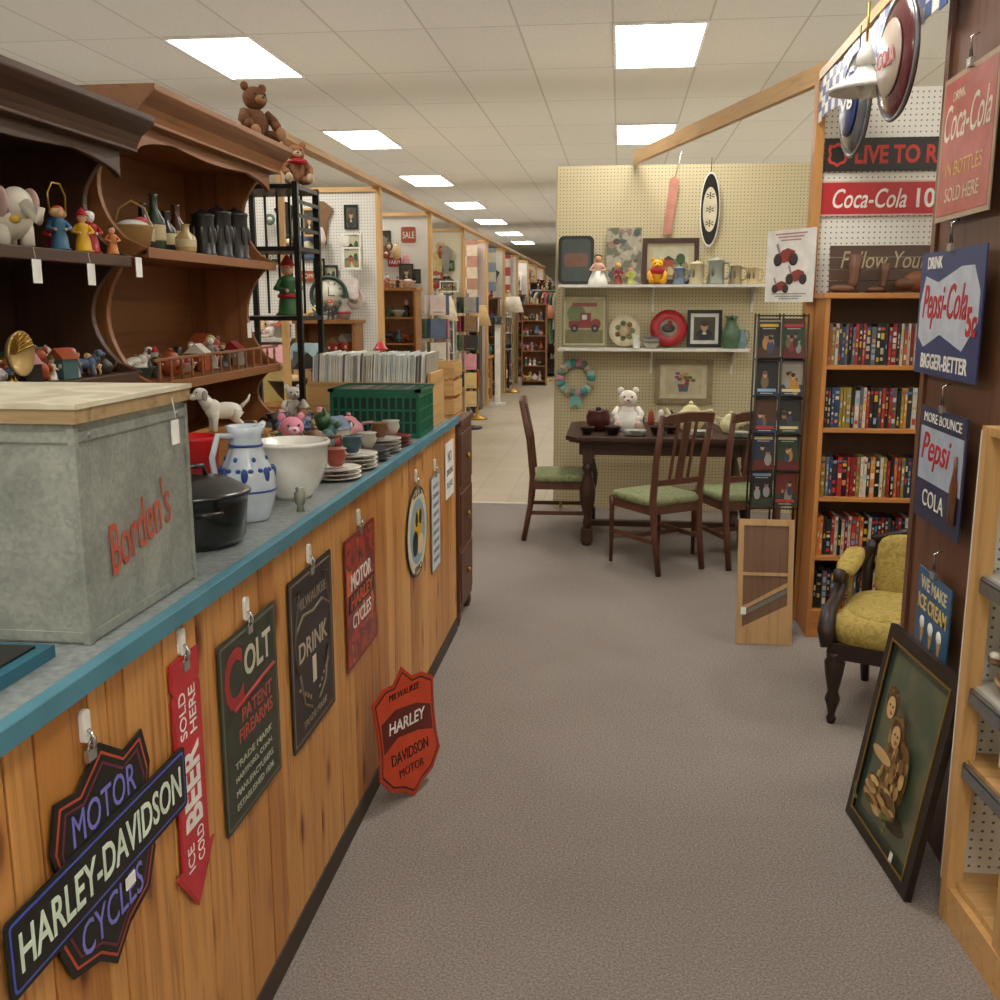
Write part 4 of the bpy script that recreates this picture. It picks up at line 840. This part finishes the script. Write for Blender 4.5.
for cx,cy,s in ((-.03,.06,1.3),(.05,-.04,1.1),(-.06,-.09,.9)):
    for e in (-1,1): b.lathe([(.016*s,0),(.024*s,0),(.024*s,.002),(.016*s,.002)],(cx+e*.042*s,cy-.022*s,.003+.001*s),P('#3a3432',.5),14)
    b.prism([(cx-.045*s,cy-.01*s),(cx-.01*s,cy-.034*s),(cx+.03*s,cy-.025*s),(cx+.05*s,cy+.008*s),(cx+.01*s,cy+.02*s),(cx-.02*s,cy+.012*s)],.003,.005+.001*s,rd); b.prism([(cx-.055*s,cy+.035*s),(cx-.045*s,cy+.04*s),(cx-.025*s,cy-.005*s),(cx-.035*s,cy-.01*s)],.003,.005,grey)
for k in range(3): b.box((.0,.155-.015*k,.0035),(.22-.04*k,.007,.001),P('#a87a74',.5)); b.box((0,-.135-.012*k,.0035),(.24-.05*k,.005,.001),grey)
b.done('paper_poster',FM((.83,5.2,1.79),(.55,-.83,0),(0,0,1)))
b=B()
for x in (-.115,0,.115):
    b.tube([(x,-.06,0),(x,-.06,1.56)],.005,black,6); b.tube([(x,.06,0),(x,.06,1.56)],.005,black,6)
for z in (.02,.62,.8,.98,1.16,1.34,1.55):
    b.tube([(-.115,-.06,z),(.115,-.06,z),(.115,.06,z),(-.115,.06,z)],.004,black,6,True)
for r_ in range(5):
    for c_ in range(2):
        z=.63+r_*.18; x=-.057+c_*.114
        for k in range(3):
            T0=b.T.copy(); b.T=FM((x+.004*(k-1),-.04+k*.03,z+.086+.008*k),(1,0,0),(0,.12,1)); b.box((0,0,-.006),(.108,.172,.012),P(R.choice(sp),.3))
            art(b,'cover',.108,.172,.0008)
            b.T=T0
b.done('movie_display_rack',TR(.77,4.99,0))
b=B(); sl=W('#b08c60','#86663f'); b.bb(-.13,-.105,-.012,.012,0,.6,sl); b.bb(.105,.13,-.012,.012,0,.6,sl); b.bb(-.105,.105,-.004,.004,.0,.6,W('#6b4e36','#503824'))
b.bb(-.105,.105,-.01,.01,0,.05,sl); b.bb(-.105,.105,-.01,.01,.57,.6,sl)
b.bb(-.105,.105,-.01,.0,.33,.345,sl)
b.prism([(-.105,.16),(.105,.28),(.105,.3),(-.105,.18)],0,.012,sl,FM((0,-.0,0),(1,0,0),(0,0,1))); b.prism([(-.105,.13),(.105,.25),(.105,.275),(-.105,.155)],0,.008,P('#7f7a70',.4,.4),FM((0,-.0,0),(1,0,0),(0,0,1)))
b.prism([(-.105,.05),(.105,.05),(.105,.19),(-.105,.08)],0,.01,sl,FM((0,0,0),(1,0,0),(0,0,1)))
b.box((-.1,-.016,.16),(.025,.002,.035),paper); b.done('wooden_slaw_cutter',Matrix.Translation((.72,4.7,.001))@Matrix.Rotation(-.17,4,'X'))
# armchair
b=B(); ub=PR(['#8f7a38','#a38d46','#b29c54','#97813c'],40,.85); dk=W('#24130c','#150a06')
b.sup((0,.0,.37),(.56,.54,.13),ub,.35,nu=8,nv=24); b.sup((0,.01,.415),(.5,.46,.07),ub,.6)
b.box((0,.25,.3),(.54,.04,.06),dk); b.box((0,-.24,.3),(.5,.04,.06),dk)
for q in (-1,1):
    b.box((q*.26,0,.3),(.04,.5,.06),dk)
    b.lathe([(.014,.0),(.02,.02),(.014,.035),(.018,.06),(.03,.1),(.02,.13),(.034,.2),(.04,.25),(.028,.27),(.035,.29)],(q*.25,.24,0),dk,12)
    b.tube([(q*.23,-.3,0),(q*.23,-.25,.16),(q*.23,-.24,.32)],[.017,.022,.025],dk,8)
    b.tube([(q*.24,-.26,.3),(q*.25,-.29,.5),(q*.24,-.32,.62)],[.025,.022,.02],dk,8)
    b.tube([(q*.275,.25,.31),(q*.29,.24,.37),(q*.3,.17,.42),(q*.3,.06,.44),(q*.3,-.02,.48),(q*.3,-.02,.53),(q*.3,.03,.545),(q*.3,.04,.51)],[.03,.034,.03,.027,.027,.028,.024,.018],dk,10)
    b.tube([(q*.3,.0,.53),(q*.28,-.14,.53),(q*.25,-.3,.58)],.022,dk,8)
    b.sup((q*.29,-.14,.56),(.085,.26,.06),ub,.6,M=Matrix.Rotation(-.15,4,'X'))
b.sup((0,-.3,.52),(.44,.1,.28),ub,.4,M=Matrix.Rotation(.16,4,'X'),nu=10,nv=24)
b.tube([(-.24,-.32,.62),(-.12,-.34,.66),(0,-.345,.68),(.12,-.34,.66),(.24,-.32,.62)],[.018,.02,.022,.02,.018],dk,8)
b.done('upholstered_armchair',TR(1.18,3.91,0,math.atan2(-.91,-.41)-pi/2))
b=B(); fmk=W('#1c140e','#3a2c18')
frame(b,.5,.64,fmk,'couple',.035)
for q in (-1,1): b.box((q*.21,0,.021),(.006,.57,.003),brass); b.box((0,q*.28,.021),(.42,.006,.003),brass)
b.box((.12,-.265,.022),(.02,.03,.001),paper)
M=FM((.80,2.83,.0),(.098,-.995,0),(.1,.02,.64))@Matrix.Translation((0,.32,.0))
b.done('framed_picture',M)
# ---------------------------------------------------------------- right panel with signs
b=B(); wn=W('#6a4630','#4a2f1e')
b.bb(.965,.985,2.6,3.34,0,2.63,wn); b.bb(.955,.99,3.3,3.34,0,2.63,wn); b.bb(.955,.99,2.58,2.62,0,2.63,wn); b.done('wall_panel')
b=B(); b.bb(1.34,1.352,1.2,2.6,0,2.6,PEG('#e2dfd4','YZ')); b.bb(.99,1.34,2.585,2.597,0,2.6,PEG('#e2dfd4')); b.done('wall_right_pegboard')
def clip(b,y):
    b.box((0,y+.005,.008),(.035,.022,.012),chrome); b.tube([(-.01,y+.015,.008),(-.006,y+.04,.01),(.006,y+.04,.01),(.01,y+.015,.008)],.002,black,5); b.tube([(0,y+.035,.008),(0,y+.07,.012),(0,y+.08,-.01)],.0025,chrome,5)
b=B(); b.bb(-.225,.225,-.2,.2,0,.004,P('#a89074',.5)); b.bb(-.21,.21,-.185,.185,.004,.005,P('#a84a3c',.4,var=.2)); b.text('DRINK',-.08,.14,.0055,.1,.025,cream); b.text('Coca-Cola',0,.07,.0055,.38,.1,P('#d8ccb8',.4),shear=.3); b.text('IN BOTTLES',0,-.06,.0055,.3,.04,P('#c8a050',.4)); b.text('SOLD HERE',0,-.13,.0055,.28,.04,P('#c8b898',.4)); clip(b,.2)
b.done('soda_tin_sign',FR((.935,3.01,2.04)))
b=B(); b.bb(-.28,.28,-.18,.18,0,.004,P('#2c3a6a',.4)); b.prism([(-.26,.03),(-.22,.11),(-.1,.09),(0,.11),(.1,.13),(.2,.13),(.26,.06),(.26,-.02),(.15,-.1),(.05,-.08),(-.05,-.06),(-.2,-.1),(-.26,-.07)],.004,.005,P('#b8c0cc',.4)); b.text('DRINK',-.14,.148,.0055,.14,.035,white,off=.02); b.text('Pepsi-Cola',-.03,.02,.0058,.4,.13,red,shear=.3,off=.01); b.text('5c',.215,-.02,.0058,.08,.08,red,off=.03); b.text('BIGGER-BETTER',0,-.14,.0055,.42,.045,white,off=.02); clip(b,.18)
b.done('cola_tin_sign',FR((.93,3.03,1.575)))
b=B(); b.bb(-.21,.21,-.17,.17,0,.004,P('#28304e',.4)); b.bb(-.195,.195,-.05,.11,.004,.005,P('#a8b4c4',.4)); b.text('MORE BOUNCE',0,.14,.0055,.34,.028,white); b.text('Pepsi',-.04,.04,.0055,.27,.11,red,shear=.3,off=.01); b.text('COLA',-.03,-.1,.0055,.2,.05,white); b.lathe([(0,0),(.03,0),(.03,.1),(.012,.15),(.012,.19),(0,.19)],(.15,-.13,.008),P('#6a3a20',.3),10,Matrix.Rotation(-pi/2,4,'X')@Matrix.Diagonal((1,.2,1,1))); clip(b,.17)
b.done('cola_bottle_tin_sign',FR((.935,3.0,1.13)))
b=B(); b.bb(-.15,.15,-.13,.13,0,.004,P('#2a5a80',.4)); b.text('WE MAKE',0,.09,.0055,.24,.038,cream,off=.02); b.text('ICE CREAM',0,.03,.0055,.26,.045,P('#e0c070',.4),off=.02)
for k in range(3): b.prism([(-.08+k*.08-.02,-.04),(-.08+k*.08+.02,-.04),(-.08+k*.08,-.11)],.004,.006,P('#c89a5a',.5)); b.sup((-.08+k*.08,-.03,.006),(.045,.04,.006),paper)
clip(b,.13); b.done('ice_cream_tin_sign',FR((.935,2.95,.69)))
b=B()
for (x,y2) in ((.885,2.525),(.915,2.24),(.96,1.6)): b.bb(x,x+.04,y2-.022,y2+.022,0,1.31,pine)
for (x,y2) in ((1.28,2.525),(1.28,1.6)): b.bb(x,x+.04,y2-.022,y2+.022,0,1.31,pine)
b.bb(.885,1.32,2.548,2.556,.1,1.3,PEG('#e2dfd4'))
fp=[(.885,2.55),(.96,1.58),(1.32,1.58),(1.32,2.55)]
for z,m in ((.12,pineX),(.46,pineX),(.66,P('#c9c6bb',.5)),(.95,P('#c9c6bb',.5))): b.prism([(p[0]+.02,p[1]) if i<2 else p for i,p in enumerate(fp)],z-.018,z,m)
for z in (.43,.63,.92):
    b.tube([(.90,2.5,z+.02),(.975,1.62,z+.02)],.006,steel,4); b.box((.935,2.06,z),(.008,.88,.03),steel,rz=.085)
b.prism(fp,1.292,1.312,pineX); b.prism([(.89,2.5),(.965,1.6),(.985,1.6),(.91,2.5)],0,.1,pineX)
b.done('wooden_shelf_unit')
b=B()
for k in range(60):
    b.sup((R.uniform(-.06,.06),R.uniform(-.1,.1),.03+R.uniform(0,.07)),(.035,.03,.022),P(R.choice(['#d8cdb8','#b89a7a','#8a6a4a','#e8e0d4']),.4),nu=4,nv=7)
b.lathe([(0,0),(.06,0),(.08,.04),(.083,.045),(.07,.04),(0,.01)],(0,0,0),bs,14); b.done('seashell_basket',TR(1.0,2.4,.662))
b=B(); b.bb(-.06,.06,-.05,.05,0,.13,paper); b.text('F',0,.065,.0,.04,.07,black,M=FM((0,-.0505,0),(1,0,0),(0,0,1))); b.done('cardboard_box',TR(1.03,2.42,.462))
b=B(); plush(b,.14,P('#8c8a84',.8),white); b.done('grey_plush_toy',TR(1.05,2.4,.952))
def hang_disc(x,y2,z,r,txt):
    b=B(); b.lathe([(0,.035),(r*.5,.03),(r*.85,.015),(r,0),(r*1.0,-.004),(0,-.002)],(0,0,0),P('#5a1a22' if txt else '#4a4a50',.25,coat=.4),32)
    b.lathe([(r*.98,0),(r*1.03,.004),(r*.98,.012),(r*.96,.004)],(0,0,0),steel,32)
    b.lathe([(0,0),(r*.62,0),(r*.6,.004),(0,.01)],(0,0,.028),P('#b8a898' if txt else '#23386e',.3),28)
    b.text('COLA' if txt else 'V8',0,0,.04,r*.9,r*.28,red if txt else white,off=.02)
    b.tube([(0,r,0),(0,2.63-z,0)],.0025,black,5); b.done('bottle_cap_sign',FM((x,y2,z),(.06,-.998,0),(0,0,1)))
hang_disc(.87,3.55,2.38,.19,True); hang_disc(.875,4.15,2.35,.19,False)
b=B(); b.lathe([(.02,0),(.03,-.02),(.05,-.035),(.095,-.06),(.1,-.075),(.09,-.072),(.04,-.045),(.015,-.02)],(0,0,0),P('#e8e6de',.2,coat=.3),24); b.lathe([(.015,0),(.03,0),(.025,.03),(.01,.06),(0,.06)],(0,0,0),white,14); b.sup((0,0,-.06),(.05,.05,.07),white); b.tube([(0,0,.06),(0,0,.17)],.004,brass,6); b.done('milk_glass_pendant_lamp',TR(.83,3.83,2.42,0,1.2))
b=B(); n=26
for k in range(n):
    for j in range(4):
        y0=3.2+k*.073; z0=2.625-j*.045-.045+.012*math.sin(k*.9)
        b.bb(.906,.91,y0,y0+.073,z0,z0+.045,blue if (k+j)%2 else white)
b.done('checkered_bunting')
# ---------------------------------------------------------------- world & camera
w=bpy.data.worlds.new('world'); sc.world=w; w.use_nodes=True
w.node_tree.nodes['Background'].inputs[0].default_value=(.8,.78,.72,1); w.node_tree.nodes['Background'].inputs[1].default_value=.3
th=math.radians(11.03); ps=math.radians(6.72)
f=Vector((-math.sin(ps)*math.cos(th),math.cos(ps)*math.cos(th),-math.sin(th))); r=Vector((math.cos(ps),math.sin(ps),0)); u=r.cross(f)
cam=bpy.data.cameras.new('camera'); cam.sensor_width=36; cam.lens=36; cam.clip_end=100
co=bpy.data.objects.new('camera',cam); sc.collection.objects.link(co)
co.matrix_world=Matrix(((r.x,u.x,-f.x,0),(r.y,u.y,-f.y,0),(r.z,u.z,-f.z,1.6),(0,0,0,1)))
sc.camera=co
